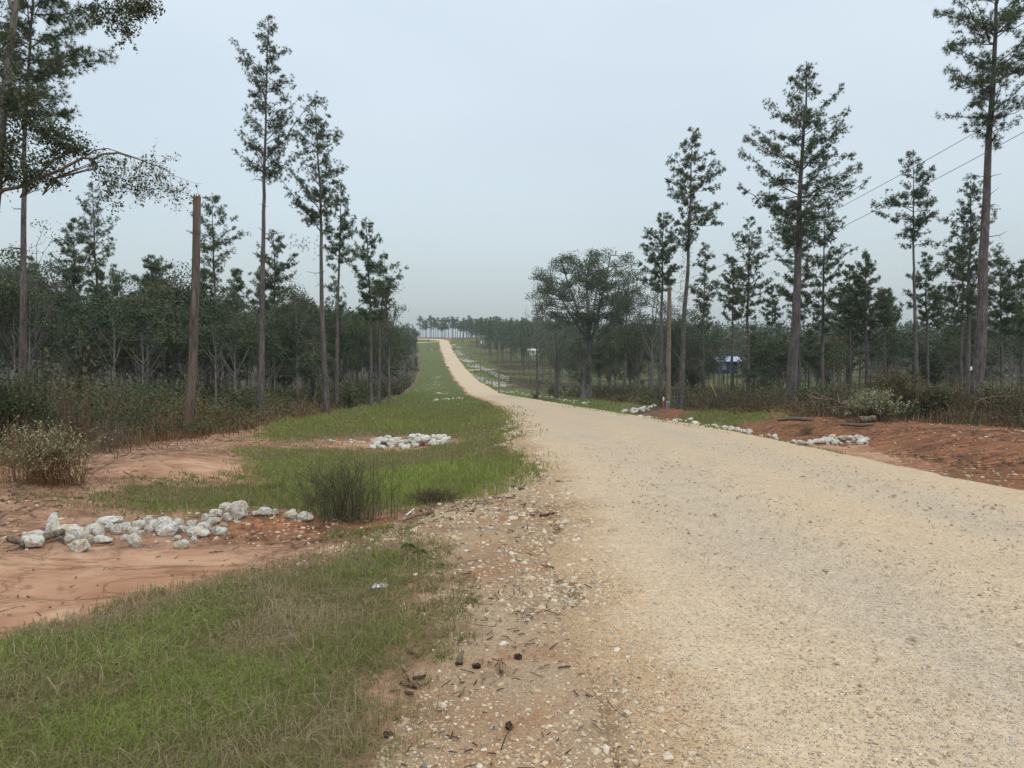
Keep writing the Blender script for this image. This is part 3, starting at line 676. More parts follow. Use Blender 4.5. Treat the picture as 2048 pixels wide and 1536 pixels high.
# rough scrub over the far slope right of the road and along the far verges
d = np.exp(rng.uniform(math.log(110), math.log(400), 60000)); X = XR(d)+rng.uniform(5, 150, len(d)); pn = fbm(X, d, 11, 4, 71); kp = pn > -.06; X, d, pn = X[kp], d[kp], pn[kp]
b5 = Buf(); leaves(b5, np.stack([X, d, T(X, d)+rng.uniform(0, 1, len(X))*(.5+np.clip(pn, 0, 1)*6)], 1), .42, .42+pn*.8, flat=.5)
tag(obj('scrub', b5, M['olive']), 'brown and olive scrub scattered over the far slope', 'scrub', kind='stuff')
tag(obj('tall_weeds', b, M['brownweed']), 'tall dead brown weed stems crowding both edges of the clearing', 'weeds', kind='stuff')
b3 = Buf(); b4 = Buf()
for side, y0, y1, n in ((-1, 9, 90, 70000), (1, 14, 130, 60000)):
    X, Y, u = band(n, side, y0, y1, 13, 1.0); pn = fbm(X, Y, 2.4, 3, 533); kp = pn > .09; X, Y, u, pn = X[kp], Y[kp], u[kp], pn[kp]
    hmax = np.clip(.3+u*.18, .3, 1.25)*(.7+pn*3.0); z = T(X, Y)+hmax*rng.uniform(0, 1, len(X))**.6; tgt = b3
    leaves(b3, np.stack([X, Y, z], 1), 1, .4+pn*1.0+rng.normal(0, .1, len(X)), flat=.5); Vl = b3.V[-1].reshape(-1, 4, 3); c = Vl.mean(1, keepdims=True); b3.V[-1] = (c+(Vl-c)*(.0024*Y+.03)[:, None, None]).reshape(-1, 3).astype(np.float32)
tag(obj('green_undergrowth', b3, M['leafg']), 'dark green leafy clumps within the brush along the woods', 'undergrowth', kind='stuff')
tag(obj('undergrowth', b2, M['olive']), 'olive green leafy undergrowth at the foot of the woods', 'undergrowth', kind='stuff')

# ------------------------------------------------------------------ rocks
def rock_mesh(seed, name='rock'):
    r = np.random.default_rng(seed); V, Fc = ico(4)
    for _ in range(9):
        nrm = unit(1, r)[0]; h = r.uniform(.58, .9); d = V@nrm; V = V-np.clip(d-h, 0, 9)[:, None]*nrm*.85
    o = r.uniform(0, 90)
    f = fbm(V[:, 0]*1+o+V[:, 2], V[:, 1]+V[:, 2]*.7, .8, 4, seed)+fbm(V[:, 2]+o, V[:, 0]-V[:, 1], .35, 3, seed+5)*.45
    f = f+fbm(V[:, 0]*3+o, V[:, 1]*3+V[:, 2]*2.3, .5, 3, seed+9)*.35; V = V*(1+f*.42)[:, None]; V[:, 2] *= r.uniform(.62, .85); V[:, 0] *= r.uniform(1.0, 1.3)
    V[:, 2] -= V[:, 2].min()
    V /= (V[:, 0].max()-V[:, 0].min())
    bb = Buf(); bb.add(V, Fc, .5); return bb.mesh(name, M['rock'], True)
ROCKS = [rock_mesh(i) for i in range(14)]
NR = [0]; POINTED = rock_mesh(77); zx_ = max(v.co.z for v in POINTED.vertices)
for v in POINTED.vertices:
    q_ = v.co.z/zx_; v.co.x = v.co.x*(1.15-.85*q_)+.12*q_; v.co.y *= 1.1-.75*q_
HR = {m_.name: max(v.co.z for v in m_.vertices) for m_ in ROCKS+[POINTED]}
def rock(x, y, wd, hgt=None, lab='', group='', dz=0, yaw=None, sink=.12, tilt=.25):
    me = ROCKS[NR[0] % 14]; NR[0] += 1
    if lab.startswith('tall pointed'): me = POINTED
    o = bpy.data.objects.new('limestone_rock', me); COL.objects.link(o)
    hz = wd*.62 if hgt is None else hgt
    o.scale = (wd, wd*random.uniform(.75, .95), hz/HR[me.name])
    o.location = gnd(x, y, dz-hz*sink); o.rotation_euler = (random.uniform(-tilt, tilt), random.uniform(-tilt, tilt), random.uniform(-.5, .5)+(math.pi if random.random() < .5 else 0) if yaw is None else yaw)
    return tag(o, lab, 'rock', group)
# near check dam, rock by rock: (cx, cy, w, h) in a 2.926x enlargement that starts at y 850
D1 = [(190, 655, 115, 50, 'flat-topped grey-white rock behind the end of the weathered log'), (180, 697, 135, 66, 'large pale grey rock lying in front of the weathered log'),
 (300, 608, 105, 128, 'tall pointed upright white rock, tallest at the left of the near rock dam'), (395, 640, 140, 80, 'broad grey rock with an ochre right end beside the tall pointed rock'),
 (405, 672, 70, 40, ''), (458, 722, 108, 66, 'rounded grey rock sitting alone on the smooth mud left of the dam'), (478, 655, 70, 75, ''), (530, 625, 100, 62, ''), (515, 676, 60, 42, ''), (568, 645, 62, 60, ''),
 (560, 680, 50, 35, ''), (590, 682, 95, 36, 'low flat yellowish slab at the mud edge of the near rock dam'), (635, 578, 130, 44, 'long low cream slab at the back of the near rock dam'), (633, 610, 58, 52, ''), (684, 622, 68, 62, 'orange-stained rock in the near rock dam'), (722, 600, 66, 36, ''), (757, 624, 76, 38, ''), (800, 592, 84, 48, 'cream rock with a pitted dark underside on the back row of the dam'),
 (856, 568, 58, 50, ''), (820, 632, 40, 18, ''), (778, 688, 68, 80, 'upright yellow-pitted rock standing forward on the mud'), (722, 668, 50, 34, ''), (862, 615, 50, 36, ''), (899, 600, 62, 62, ''), (952, 570, 80, 40, ''), (962, 622, 115, 80, 'large smooth tilted white slab at the middle of the near rock dam'),
 (1036, 590, 62, 56, ''), (1065, 617, 62, 40, ''), (1120, 588, 56, 44, ''), (1106, 622, 48, 38, ''), (1136, 570, 26, 20, ''), (1180, 612, 80, 58, ''), (1050, 708, 78, 46, 'grey rock lying forward on the mud below a small white one'), (1036, 668, 42, 28, 'small white rock above the grey one lying forward on the mud'),
 (1132, 678, 38, 42, ''), (1160, 650, 125, 20, 'thin flat white slab low in the near rock dam'), (1202, 557, 46, 50, ''), (1255, 525, 70, 44, 'pale rock left of the two topmost rocks on the red mound'), (1256, 572, 60, 34, ''), (1228, 574, 36, 44, ''),
 (1320, 500, 72, 64, 'rounded white rock, left of the two topmost on the red mound'), (1325, 552, 64, 40, ''), (1396, 520, 90, 102, 'biggest blocky white rock at the top of the red mound'), (1432, 530, 34, 30, ''), (1270, 634, 80, 44, 'brown-veined white rock at the foot of the red mound'), (1548, 521, 74, 42, 'light grey rock half buried along the crest of the red mound'),
 (1496, 526, 52, 20, ''), (1606, 520, 32, 34, ''), (1705, 541, 70, 46, 'ochre tan rock next to the grey one at the right end of the near dam'), (1784, 551, 84, 48, 'bluish grey rock at the right end of the near dam beside the twiggy bush')]
for i, (cx, cy, ww, hh, lb) in enumerate(D1):
    px = cx*.3418; py = 850+(cy+hh*.36)*.3418
    p = at(px, py); dpt = p.y
    top = 0
    wd = ww*.3418*dpt/F; ht = hh*.3418*dpt/F*1.05
    rock(p.x, p.y+wd*.25, wd*1.16, max(ht, wd*.45)*1.28, lb or 'small or medium pale rock piled in the near dam left of the twiggy bush', 'rocks of the near check dam', yaw=random.choice((0, math.pi))+random.uniform(-.2, .2), sink=.16, tilt=.12)
def heap(pts, n, w0, w1, jy, label, group, hmax=.3):
    """rocks along a line of ground points; w0, w1 are widths in metres"""
    q = np.array(pts, float); tt = np.linspace(0, 1, len(q))
    for i in range(n):
        t = random.random(); v = random.gauss(0, .42)
        px = np.interp(t, tt, q[:, 0])+random.uniform(-4, 4); py = np.interp(t, tt, q[:, 1])+v*jy; p = at(px, py)
        env = math.sin(math.pi*(t*.9+.05))**.6
        rock(p.x, p.y, random.uniform(w0, w1)*random.choice([.6, .75, .9, 1, 1, 1.3]), None, label, group, max(0, hmax*env*(1-abs(v)*1.5))*random.uniform(0, .8), tilt=.5)
heap([(640, 884), (760, 887)], 12, .10, .17, 3, 'small white rock at the thin left end of the middle rock dam', 'rocks of the middle check dam', 0)
heap([(745, 890), (820, 892), (900, 884)], 92, .17, .29, 8, 'rounded pale limestone rock heaped in the middle rock dam across the grass', 'rocks of the middle check dam', .32)
heap([(868, 801), (928, 797)], 22, .22, .36, 3, 'white rock in the third, farther rock dam on the left verge', 'rocks of the far left check dam', .12)
heap([(1565, 887), (1610, 888), (1650, 886)], 15, .14, .26, 3, 'white rock at the left part of the nearest rock dam on the right bank', 'rocks of the nearest right dam', .05)
heap([(1640, 887), (1690, 884), (1738, 883)], 34, .15, .30, 5, 'whitish rock heaped in the nearest rock dam on the right bank', 'rocks of the nearest right dam', .26)
heap([(1385, 853), (1440, 858), (1490, 866), (1560, 880)], 46, .18, .32, 3.5, 'white rock in the long low row beside the right edge of the road', 'rocks lining the right ditch', .06)
heap([(1330, 844), (1360, 845), (1390, 841)], 18, .20, .34, 3.5, 'white rock in the small cluster between the long row and the utility pole', 'rocks of the small right cluster', .12)
heap([(1235, 824), (1275, 824), (1312, 812)], 34, .24, .38, 4.5, 'white rock in the pile below the utility pole', 'rocks piled below the utility pole', .22)
heap([(1270, 835), (1325, 840)], 12, .2, .3, 2, 'white rock strung beside the grass strip near the road below the utility pole', 'rocks strung near the road', .03)
heap([(1108, 797), (1145, 803), (1182, 810)], 20, .26, .4, 3, 'white rock in the far string of rocks along the right of the road', 'rocks of the far right string', .1)
# rip rap too small and too many to count
b = Buf()
def riprap(p0, p1, n, w, depth):
    n = int(n*.6); w = w*.8; a = at(*p0); c = at(*p1); t = rng.uniform(0, 1, n)
    X = a.x+(c.x-a.x)*t+rng.normal(0, depth*.3, n); Y = a.y+(c.y-a.y)*t+rng.normal(0, depth, n)
    scatter_stones(b, X, Y, rng.uniform(w*.35, w*.6, n), .05)
riprap((1022, 782), (1110, 796), 90, .4, 1.2); riprap((940, 748), (968, 760), 150, .5, 3); riprap((968, 762), (1010, 772), 220, .5, 3); riprap((1000, 781), (1020, 786), 60, .4, 2)
riprap((912, 700), (925, 712), 160, .7, 4); riprap((922, 716), (944, 724), 220, .7, 4); riprap((936, 730), (958, 736), 130, .6, 3); riprap((858, 699), (874, 703), 30, .6, 3)
riprap((840, 782), (885, 762), 110, .35, 5); riprap((868, 757), (882, 752), 24, .5, 3); riprap((905, 694), (920, 696), 80, .7, 3); riprap((870, 787), (890, 788), 30, .5, 1)
tag(obj('riprap', b, M['rock']), 'distant pale broken stone lining the ditches along the road', 'riprap', kind='stuff')


# ------------------------------------------------------------------ trees
def lerp_tr(TP, z):
    return np.array([np.interp(z, TP[:, 2], TP[:, 0]), np.interp(z, TP[:, 2], TP[:, 1]), z])
def pine_bufs(TP, r0, prof, nb=None, tuft=.20, needles=17, wd=.012, seed=0, dens=1.0, dead=4, rise=.5, vines=False, clump=0):
    """TP trunk points (x,y,z); prof rows (z, left radius, right radius) bottom to top"""
    r = np.random.default_rng(seed); tb = Buf(); cb = Buf()
    TP = np.array(TP, float); H = TP[-1, 2]; prof = np.array(sorted(prof), float)
    rad = r0*(1-.88*(TP[:, 2]/H))**.9; rad[0] *= 1.25
    zz = np.linspace(0, H, 26); Pt = np.stack([np.interp(zz, TP[:, 2], TP[:, 0]), np.interp(zz, TP[:, 2], TP[:, 1]), zz], 1)
    Pt[0, 2] -= .4
    wk = np.cumsum(r.normal(0, r0*.10, (24, 2)), 0); wk -= np.linspace(0, 1, 24)[:, None]*wk[-1]; Pt[1:-1, :2] += wk
    rr = r0*(1-.93*(zz/H))**1.05; rr[0] *= 1.3; rr[1] *= 1.1
    tube(tb, Pt, np.maximum(rr, .012), 9)
    zb, zt = prof[0, 0], prof[-1, 0]; hc = zt-zb
    nb = nb or int(hc/.125*(.7+.3*dens))
    C = []; A = []
    for i in range(nb):
        z = zb+hc*np.clip((i+r.normal(.5, 1.2))/nb, 0, .995); az = i*2.39996+r.normal(0, .4)
        L_ = np.interp(z, prof[:, 0], prof[:, 1]); R__ = np.interp(z, prof[:, 0], prof[:, 2]); c = math.cos(az)
        rx = R__ if c > 0 else L_; ry = (L_+R__)/2; ln = 1.07*(abs(c)*rx+(1-abs(c))*ry)*r.choice([r.uniform(.25, .8), r.uniform(.8, 1.08)])
        if ln < .08: ln = .08
        t = (z-zb)/hc; sl = rise*(.5+1.0*t)*r.uniform(.3, 1.9)
        zs = max(z-ln*sl, zb*.75); p0 = lerp_tr(TP, zs); pe = lerp_tr(TP, z)
        tip = pe+np.array([c*ln, math.sin(az)*ln, r.normal(0, .06*ln)])
        mid = p0*.5+tip*.5+np.array([0, 0, -ln*r.uniform(-.02, .14)])+r.normal(0, .05*ln, 3)
        q = np.linspace(0, 1, 6)[:, None]; P = p0*(1-q)**2+mid*2*q*(1-q)+tip*q**2; P[1:-1] += r.normal(0, .03*ln, (4, 3))
        br = min(r0*.26, .010+.013*ln)*(1-.45*t); tube(tb, P, np.linspace(br, br*.3, 6), 5, cap=False)
        hd = tip-p0; hd[2] = 0; hd /= np.linalg.norm(hd)+1e-9
        ns = int(max(3, 2.5+ln*5.3*dens))
        for kx in range(ns):
            u = 1-r.uniform(0, 1)*.86
            if kx == 0: u = 1
            f_ = min(int(u*5), 4); x = P[f_]*(1-(u*5-f_))+P[f_+1]*(u*5-f_)
            aa = r.normal(0, .85); ca, sa = math.cos(aa), math.sin(aa)
            d = np.array([hd[0]*ca-hd[1]*sa, hd[0]*sa+hd[1]*ca, r.uniform(-.55, 1.0)]); d /= np.linalg.norm(d)
            tl = r.uniform(.14, .22+.22*ln)*(1.2-u*.6)
            e = x+d*tl; mm = (x+e)/2+r.normal(0, .03, 3)
            tube(tb, [x, mm, e], [.008, .006, .003], 3, cap=False)
            for q_ in range(int(4+tl*9)):
                w_ = r.uniform(.25, 1.05); c_ = x+(e-x)*w_+r.normal(0, .075, 3); dd = d*.6+r.normal(0, .5, 3)+np.array([0, 0, .35]); C.append(c_); A.append(dd/np.linalg.norm(dd))
    top = lerp_tr(TP, H); C.append(top); A.append(np.array([0, 0, 1.]))
    tufts(cb, C, A, int(needles*1.35), tuft*1.05, wd)
    for i in range(dead):
        z = zb*r.uniform(.55, 1.0); p = lerp_tr(TP, z); az = r.uniform(0, 6.28); ln = r.uniform(.25, .9)
        e = p+np.array([math.cos(az)*ln, math.sin(az)*ln, ln*r.uniform(-.2, .5)]); m_ = (p+e)/2+r.normal(0, .06, 3)
        tube(tb, [p, m_, e], [.02, .013, .005], 4)
        if r.uniform() < .5: tube(tb, [m_, m_+r.normal(0, .16, 3)], [.009, .004], 3)
    if vines:
        n = 1500; z = r.uniform(.3, zb+1.0, n); a = r.uniform(0, 6.28, n); q = np.stack([np.interp(z, TP[:, 2], TP[:, 0]), np.interp(z, TP[:, 2], TP[:, 1]), z], 1)
        rd = r0*1.0+np.abs(r.normal(0, .10, n)); q[:, 0] += np.cos(a)*rd; q[:, 1] += np.sin(a)*rd
        return tb, cb, q
    return tb, cb, None
HERO = {}
def hero_pine(lab, Y, trunk, prof, wpx, seed, dens=1.0, needles=12, tuft=.17, vines=False, dead=4, rise=.5, nb=None, group=None, extra=None, nw=None):
    """trunk: pixel points base->top at distance Y; prof rows: (y px, left px, right px)"""
    bx = PY(trunk[0][0], trunk[0][1], Y); g0 = gnd(bx.x, Y)
    s = Y/F; TP = []
    for (px, py) in trunk[1:]:
        p = PY(px, py, Y); TP.append((p.x-g0.x, 0, p.z-g0.z))
    TP = [(0, 0, 0)]+TP
    TPa = np.array(TP)
    pr = []
    for (py, l, r_) in prof:
        z = PY(1024, py, Y).z-g0.z; pr.append((z, l*s, r_*s))
    tb, cb, vq = pine_bufs(TP, wpx*s/2, pr, nb, tuft, needles, nw or max(.013, .00046*Y), seed, dens, dead, rise, vines)
    e = empty('pine_tree', g0, lab, 'pine tree', group)
    obj('trunk', tb, M['bark'], e); 
    if extra: extra(cb, tb, g0, s, Y)
    obj('crown', cb, M['pine'], e)
    if vq is not None:
        vb = Buf(); leaves(vb, vq, .09, None, .2); obj('vine', vb, M['vine'], e)
    return e
def low_branch(pts, tuftpts):
    def f(cb, tb, g0, s, Y):
        P = [np.array(PY(a, c, Y))-np.array(g0) for a, c in pts]; tube(tb, P, np.linspace(.04, .012, len(P)), 5)
        C = []
        for (a, c, rr, n) in tuftpts:
            q = np.array(PY(a, c, Y))-np.array(g0); C += [q+rng.normal(0, rr*s*.5, 3) for _ in range(n)]
        tufts(cb, C, unit(len(C)), 14, .18, .012)
    return f
# --- left side
hero_pine('tall straight pine at the left edge, its crown cut by the top of the photo', 25, [(42, 800), (45, 500), (50, 250), (58, 80), (70, -60), (78, -200)],
 [(228, 40, 90), (200, 50, 80), (170, 60, 100), (130, 60, 150), (90, 60, 140), (60, 60, 145), (30, 55, 135), (0, 60, 120), (-60, 60, 110), (-130, 50, 70), (-200, 5, 5)], 16, 1, 1.6, 16, .19, dead=3, rise=.35)
hero_pine('tallest pine left of the road, long bare trunk under a narrow pointed crown', 32, [(522, 845), (524, 600), (527, 380), (531, 200), (535, 100), (537, 35)],
 [(350, 8, 25), (330, 40, 45), (312, 62, 50), (290, 62, 70), (270, 40, 75), (250, 35, 55), (225, 58, 62), (205, 60, 60), (190, 40, 90), (165, 42, 88), (145, 68, 45), (120, 45, 42), (100, 55, 48), (70, 60, 30), (55, 20, 16), (35, 4, 4)], 14, 2, 1.15, 14, .15, dead=7, rise=.7)
hero_pine('tall pine just right of the tallest left one, long lower limbs reaching left', 38, [(652, 815), (643, 560), (640, 400), (636, 300), (630, 190)],
 [(440, 10, 10), (425, 55, 25), (400, 85, 25), (375, 95, 35), (350, 80, 62), (325, 70, 75), (305, 45, 62), (280, 42, 40), (255, 35, 48), (235, 28, 25), (215, 20, 22), (190, 10, 10)], 13, 3, 1.15, 14, .17, rise=.8,
 extra=low_branch([(642, 530), (625, 505), (605, 495), (590, 486)], [(588, 485, 18, 16), (604, 490, 12, 10), (615, 500, 14, 7), (652, 505, 22, 10), (630, 480, 20, 8)]))
hero_pine('dark green pine with a dense narrow crown behind the two tallest left pines', 52, [(672, 800), (676, 600), (680, 480), (682, 372)],
 [(530, 25, 40), (500, 35, 45), (470, 30, 30), (440, 28, 32), (415, 20, 26), (390, 18, 14), (372, 4, 4)], 10, 4, 1.15, 10, .2)
hero_pine('slender pine of loose crown nearest the road on the left among the woods', 58, [(742, 795), (740, 620), (736, 520), (732, 438)],
 [(640, 20, 25), (600, 25, 28), (560, 38, 35), (530, 38, 40), (500, 30, 30), (470, 22, 25), (450, 12, 12), (438, 4, 4)], 8, 5, 1.0, 10, .22)
hero_pine('flat-topped loose pine leaning right at the road end of the left woods', 62, [(757, 795), (760, 660), (766, 580), (770, 512)],
 [(640, 15, 15), (600, 22, 25), (575, 22, 38), (550, 20, 42), (530, 15, 38), (512, 6, 8)], 7, 6, .95, 10, .22)
hero_pine('open wide-branched pine right behind the bare broken trunk', 46, [(434, 790), (432, 600), (428, 500), (424, 388)],
 [(560, 4, 8), (540, 45, 10), (522, 62, 25), (505, 40, 45), (480, 30, 60), (455, 65, 62), (440, 60, 50), (425, 25, 35), (408, 16, 18), (388, 6, 6)], 9, 7, 1.0, 10, .18, rise=.35)
hero_pine('short pine whose small round crown shows between the two tallest left trunks', 62, [(548, 800), (549, 640), (550, 540), (547, 462)],
 [(600, 20, 15), (560, 38, 35), (530, 42, 38), (505, 36, 36), (480, 15, 18), (462, 6, 6)], 8, 8, 1.0, 10, .22)
hero_pine('pine with a tapering crown left of the bare broken trunk, bare lower trunk', 44, [(204, 790), (198, 640), (190, 520), (185, 370)],
 [(600, 20, 20), (560, 35, 25), (530, 42, 38), (500, 28, 25), (470, 30, 38), (440, 38, 40), (415, 30, 25), (390, 20, 14), (370, 4, 4)], 11, 9, 1.0, 10, .18)
hero_pine('darker rounded pine next to the tapering pine on the left', 56, [(153, 790), (151, 640), (150, 560), (147, 440)],
 [(570, 30, 20), (540, 45, 35), (500, 42, 40), (470, 30, 32), (450, 12, 15), (440, 5, 5)], 9, 10, 1.15, 10, .22)
hero_pine('dark bushy-topped pine above the woods left of the bare broken trunk', 60, [(305, 790), (308, 640), (310, 513)],
 [(600, 40, 40), (570, 48, 40), (545, 44, 38), (525, 30, 28), (513, 6, 6)], 9, 101, 1.5, 10, .24)
# --- right side
hero_pine('largest pine right of the road, broad crown standing alone against the sky', 40, [(1581, 805), (1590, 560), (1598, 400), (1604, 300), (1610, 200), (1613, 125)],
 [(500, 20, 20), (470, 45, 50), (440, 50, 60), (405, 60, 45), (390, 55, 75), (368, 112, 110), (345, 75, 108), (318, 124, 118), (290, 85, 125), (270, 70, 70), (245, 118, 78), (225, 75, 85), (200, 70, 70), (190, 92, 45), (165, 45, 40), (145, 30, 25), (125, 6, 6)], 23, 11, 1.15, 13, .18, dead=8, rise=.45)
hero_pine('huge pine trunk at the far right, its crown cut by the top', 30, [(1952, 790), (1963, 620), (1975, 450), (1984, 250), (1992, 80), (1998, -60), (2002, -200)],
 [(292, 12, 18), (275, 38, 45), (240, 35, 40), (222, 12, 30), (205, 100, 75), (185, 75, 90), (165, 138, 95), (140, 70, 90), (110, 105, 80), (80, 120, 90), (45, 138, 95), (20, 135, 100), (-20, 120, 100), (-80, 100, 90), (-150, 70, 60), (-200, 5, 5)], 25, 12, .95, 14, .2, dead=5, rise=.45)
hero_pine('ivy-clad leaning pine beside the utility pole with a sparse pointed crown', 52, [(1358, 808), (1366, 620), (1374, 480), (1381, 350), (1386, 258)],
 [(500, 8, 8), (462, 12, 30), (445, 32, 56), (425, 20, 60), (400, 45, 60), (380, 30, 45), (352, 68, 62), (330, 55, 58), (300, 25, 40), (280, 15, 25), (258, 4, 4)], 13, 13, 1.0, 12, .2, vines=True, dead=8, rise=.35)
hero_pine('pine with a broad rounded crown left of the utility pole', 64, [(1320, 800), (1322, 640), (1324, 540), (1327, 426)],
 [(580, 15, 15), (560, 45, 40), (535, 35, 35), (515, 62, 38), (490, 48, 45), (465, 44, 40), (445, 28, 26), (426, 6, 6)], 10, 14, 1.05, 10, .24)
hero_pine('thin wispy pine just right of the ivy-clad one', 70, [(1407, 800), (1407, 640), (1409, 560), (1411, 487)],
 [(620, 10, 10), (590, 28, 25), (560, 25, 38), (535, 20, 30), (510, 12, 14), (487, 4, 4)], 7, 15, .8, 9, .22)
hero_pine('feathery open pine midway between the ivy-clad and the largest pine', 62, [(1496, 805), (1496, 640), (1498, 540), (1500, 437)],
 [(640, 15, 15), (610, 40, 38), (575, 45, 45), (540, 35, 45), (510, 50, 48), (485, 42, 36), (460, 25, 30), (437, 6, 6)], 9, 16, .75, 10, .22)
hero_pine('lower pine pressed against the left of the feathery open pine', 72, [(1465, 800), (1466, 640), (1467, 515)],
 [(640, 15, 12), (600, 32, 28), (570, 30, 28), (545, 20, 24), (515, 5, 5)], 7, 17, 1.0, 9, .24)
hero_pine('second pine close behind the largest right pine, its crown showing right of the trunk', 58, [(1643, 805), (1645, 600), (1648, 480), (1646, 400)],
 [(660, 30, 25), (610, 42, 40), (570, 45, 45), (530, 38, 40), (500, 35, 50), (470, 45, 40), (440, 45, 35), (415, 35, 26), (400, 8, 8)], 9, 18, .9, 10, .22)
hero_pine('slim pine directly left of the largest right trunk, half hidden by it', 60, [(1598, 805), (1598, 600), (1590, 500), (1582, 400)],
 [(640, 15, 20), (600, 45, 40), (560, 40, 35), (520, 40, 40), (480, 42, 40), (440, 44, 40), (410, 30, 25), (400, 8, 8)], 8, 118, .9, 9, .2)
hero_pine('small isolated young pine against the sky left of the largest right trunk', 78, [(1542, 800), (1543, 700), (1545, 573)],
 [(650, 8, 8), (630, 22, 18), (612, 20, 24), (595, 12, 18), (573, 4, 4)], 5, 19, .9, 9, .24)
hero_pine('middle pine of the dense dark trio right of the largest pine', 66, [(1735, 805), (1733, 640), (1730, 505)],
 [(650, 35, 30), (620, 42, 35), (580, 36, 38), (550, 30, 30), (525, 18, 18), (505, 5, 5)], 9, 20, 1.3, 10, .25)
hero_pine('left pine of the dense dark trio right of the largest pine', 70, [(1700, 805), (1700, 640), (1698, 530)],
 [(650, 38, 30), (610, 35, 30), (575, 26, 25), (545, 14, 14), (530, 5, 5)], 9, 21, 1.3, 10, .25)
hero_pine('right lower pine of the dense dark trio right of the largest pine', 74, [(1768, 805), (1768, 680), (1765, 575)],
 [(650, 30, 32), (625, 26, 30), (600, 18, 22), (575, 5, 5)], 8, 22, 1.2, 9, .25)
hero_pine('tall bare-trunked pine with wide layered crown between dark trio and huge trunk', 46, [(1833, 790), (1829, 600), (1828, 470), (1826, 308)],
 [(490, 10, 60), (468, 30, 45), (450, 20, 35), (430, 60, 48), (412, 78, 65), (395, 76, 38), (372, 40, 70), (362, 76, 72), (345, 20, 35), (325, 38, 38), (308, 8, 8)], 10, 23, 1.05, 12, .19, dead=5, rise=.35)
hero_pine('double-stemmed looking dark pine just left of the huge right trunk', 54, [(1933, 800), (1936, 620), (1940, 480), (1942, 348)],
 [(640, 45, 40), (600, 65, 50), (560, 60, 52), (530, 50, 50), (500, 68, 45), (470, 40, 50), (440, 45, 48), (410, 50, 46), (380, 22, 26), (348, 5, 5)], 11, 24, .95, 10, .21)
hero_pine('second stem beside the dark pine left of the huge right trunk', 57, [(1922, 800), (1925, 620), (1930, 460)],
 [(600, 40, 30), (560, 40, 30), (520, 30, 25), (480, 20, 20), (460, 5, 5)], 9, 124, 1.0, 9, .21)
hero_pine('shorter dense pine between the layered pine and the double-stemmed dark pine', 62, [(1855, 800), (1853, 650), (1850, 505)],
 [(640, 35, 30), (600, 40, 32), (565, 35, 30), (540, 25, 26), (505, 5, 5)], 8, 25, 1.05, 10, .24)
hero_pine('dense pine right of the huge trunk near the photo edge', 60, [(2003, 800), (2003, 650), (2000, 505)],
 [(660, 38, 40), (620, 35, 42), (580, 32, 38), (545, 24, 32), (505, 5, 5)], 9, 26, 1.2, 10, .25)
hero_pine('pine cut by the right edge of the photo, low on the horizon', 64, [(2044, 800), (2044, 650), (2046, 520)],
 [(660, 32, 40), (600, 34, 40), (560, 30, 30), (520, 5, 5)], 9, 27, 1.2, 10, .25)

# --- bare snag
Ys = 21.0; g0 = gnd(PY(378, 800, Ys).x, Ys)
P = [np.array(PY(a, c, Ys))-np.array(g0) for a, c in [(373, 885), (377, 840), (382, 780), (386, 720), (388, 650), (391, 560), (393, 480), (394, 394)]]
e = empty('dead_tree_trunk', g0, 'bare leaning tree trunk snapped off at the top, orange patches where bark peeled', 'dead tree')
b = Buf(); P[0] = P[0]*1.0; P[0][2] = -.3; P = [np.array([np.interp(z, [p[2] for p in P], [p[0] for p in P]), 0, z]) for z in np.linspace(-.3, P[-1][2], 30)]
tube(b, P, np.interp(np.linspace(0, 1, 30), [0, .05, .12, .4, 1], [.19, .15, .125, .115, .105])*(1+rng.normal(0, .02, 30)), 14); tp = P[-1]
for k in range(9):
    a = k*.7; q = tp+np.array([math.cos(a)*.08, math.sin(a)*.08, 0]); tube(b, [q-np.array([0, 0, .05]), q+np.array([0, 0, rng.uniform(.03, .12)])], [.03, .005], 4)
obj('trunk', b, M['snag'], e)
b = Buf(); tube(b, [tp+np.array([-.06, 0, -.08]), tp+np.array([-.16, 0, .02]), tp+np.array([-.2, 0, .04])], [.03, .02, .008], 5); obj('branch_stub', b, M['deadwood'], e)
for z, sx in ((2.3, .22), (1.6, -.2), (4.4, -.18), (5.1, .16)):
    q = lerp_tr(np.array(P), z); b = Buf(); tube(b, [q, q+np.array([sx*.9, 0, .05]), q+np.array([sx*1.3, .05, .09])], [.022, .014, .005], 5); obj('branch_stub', b, M['deadwood'], e)

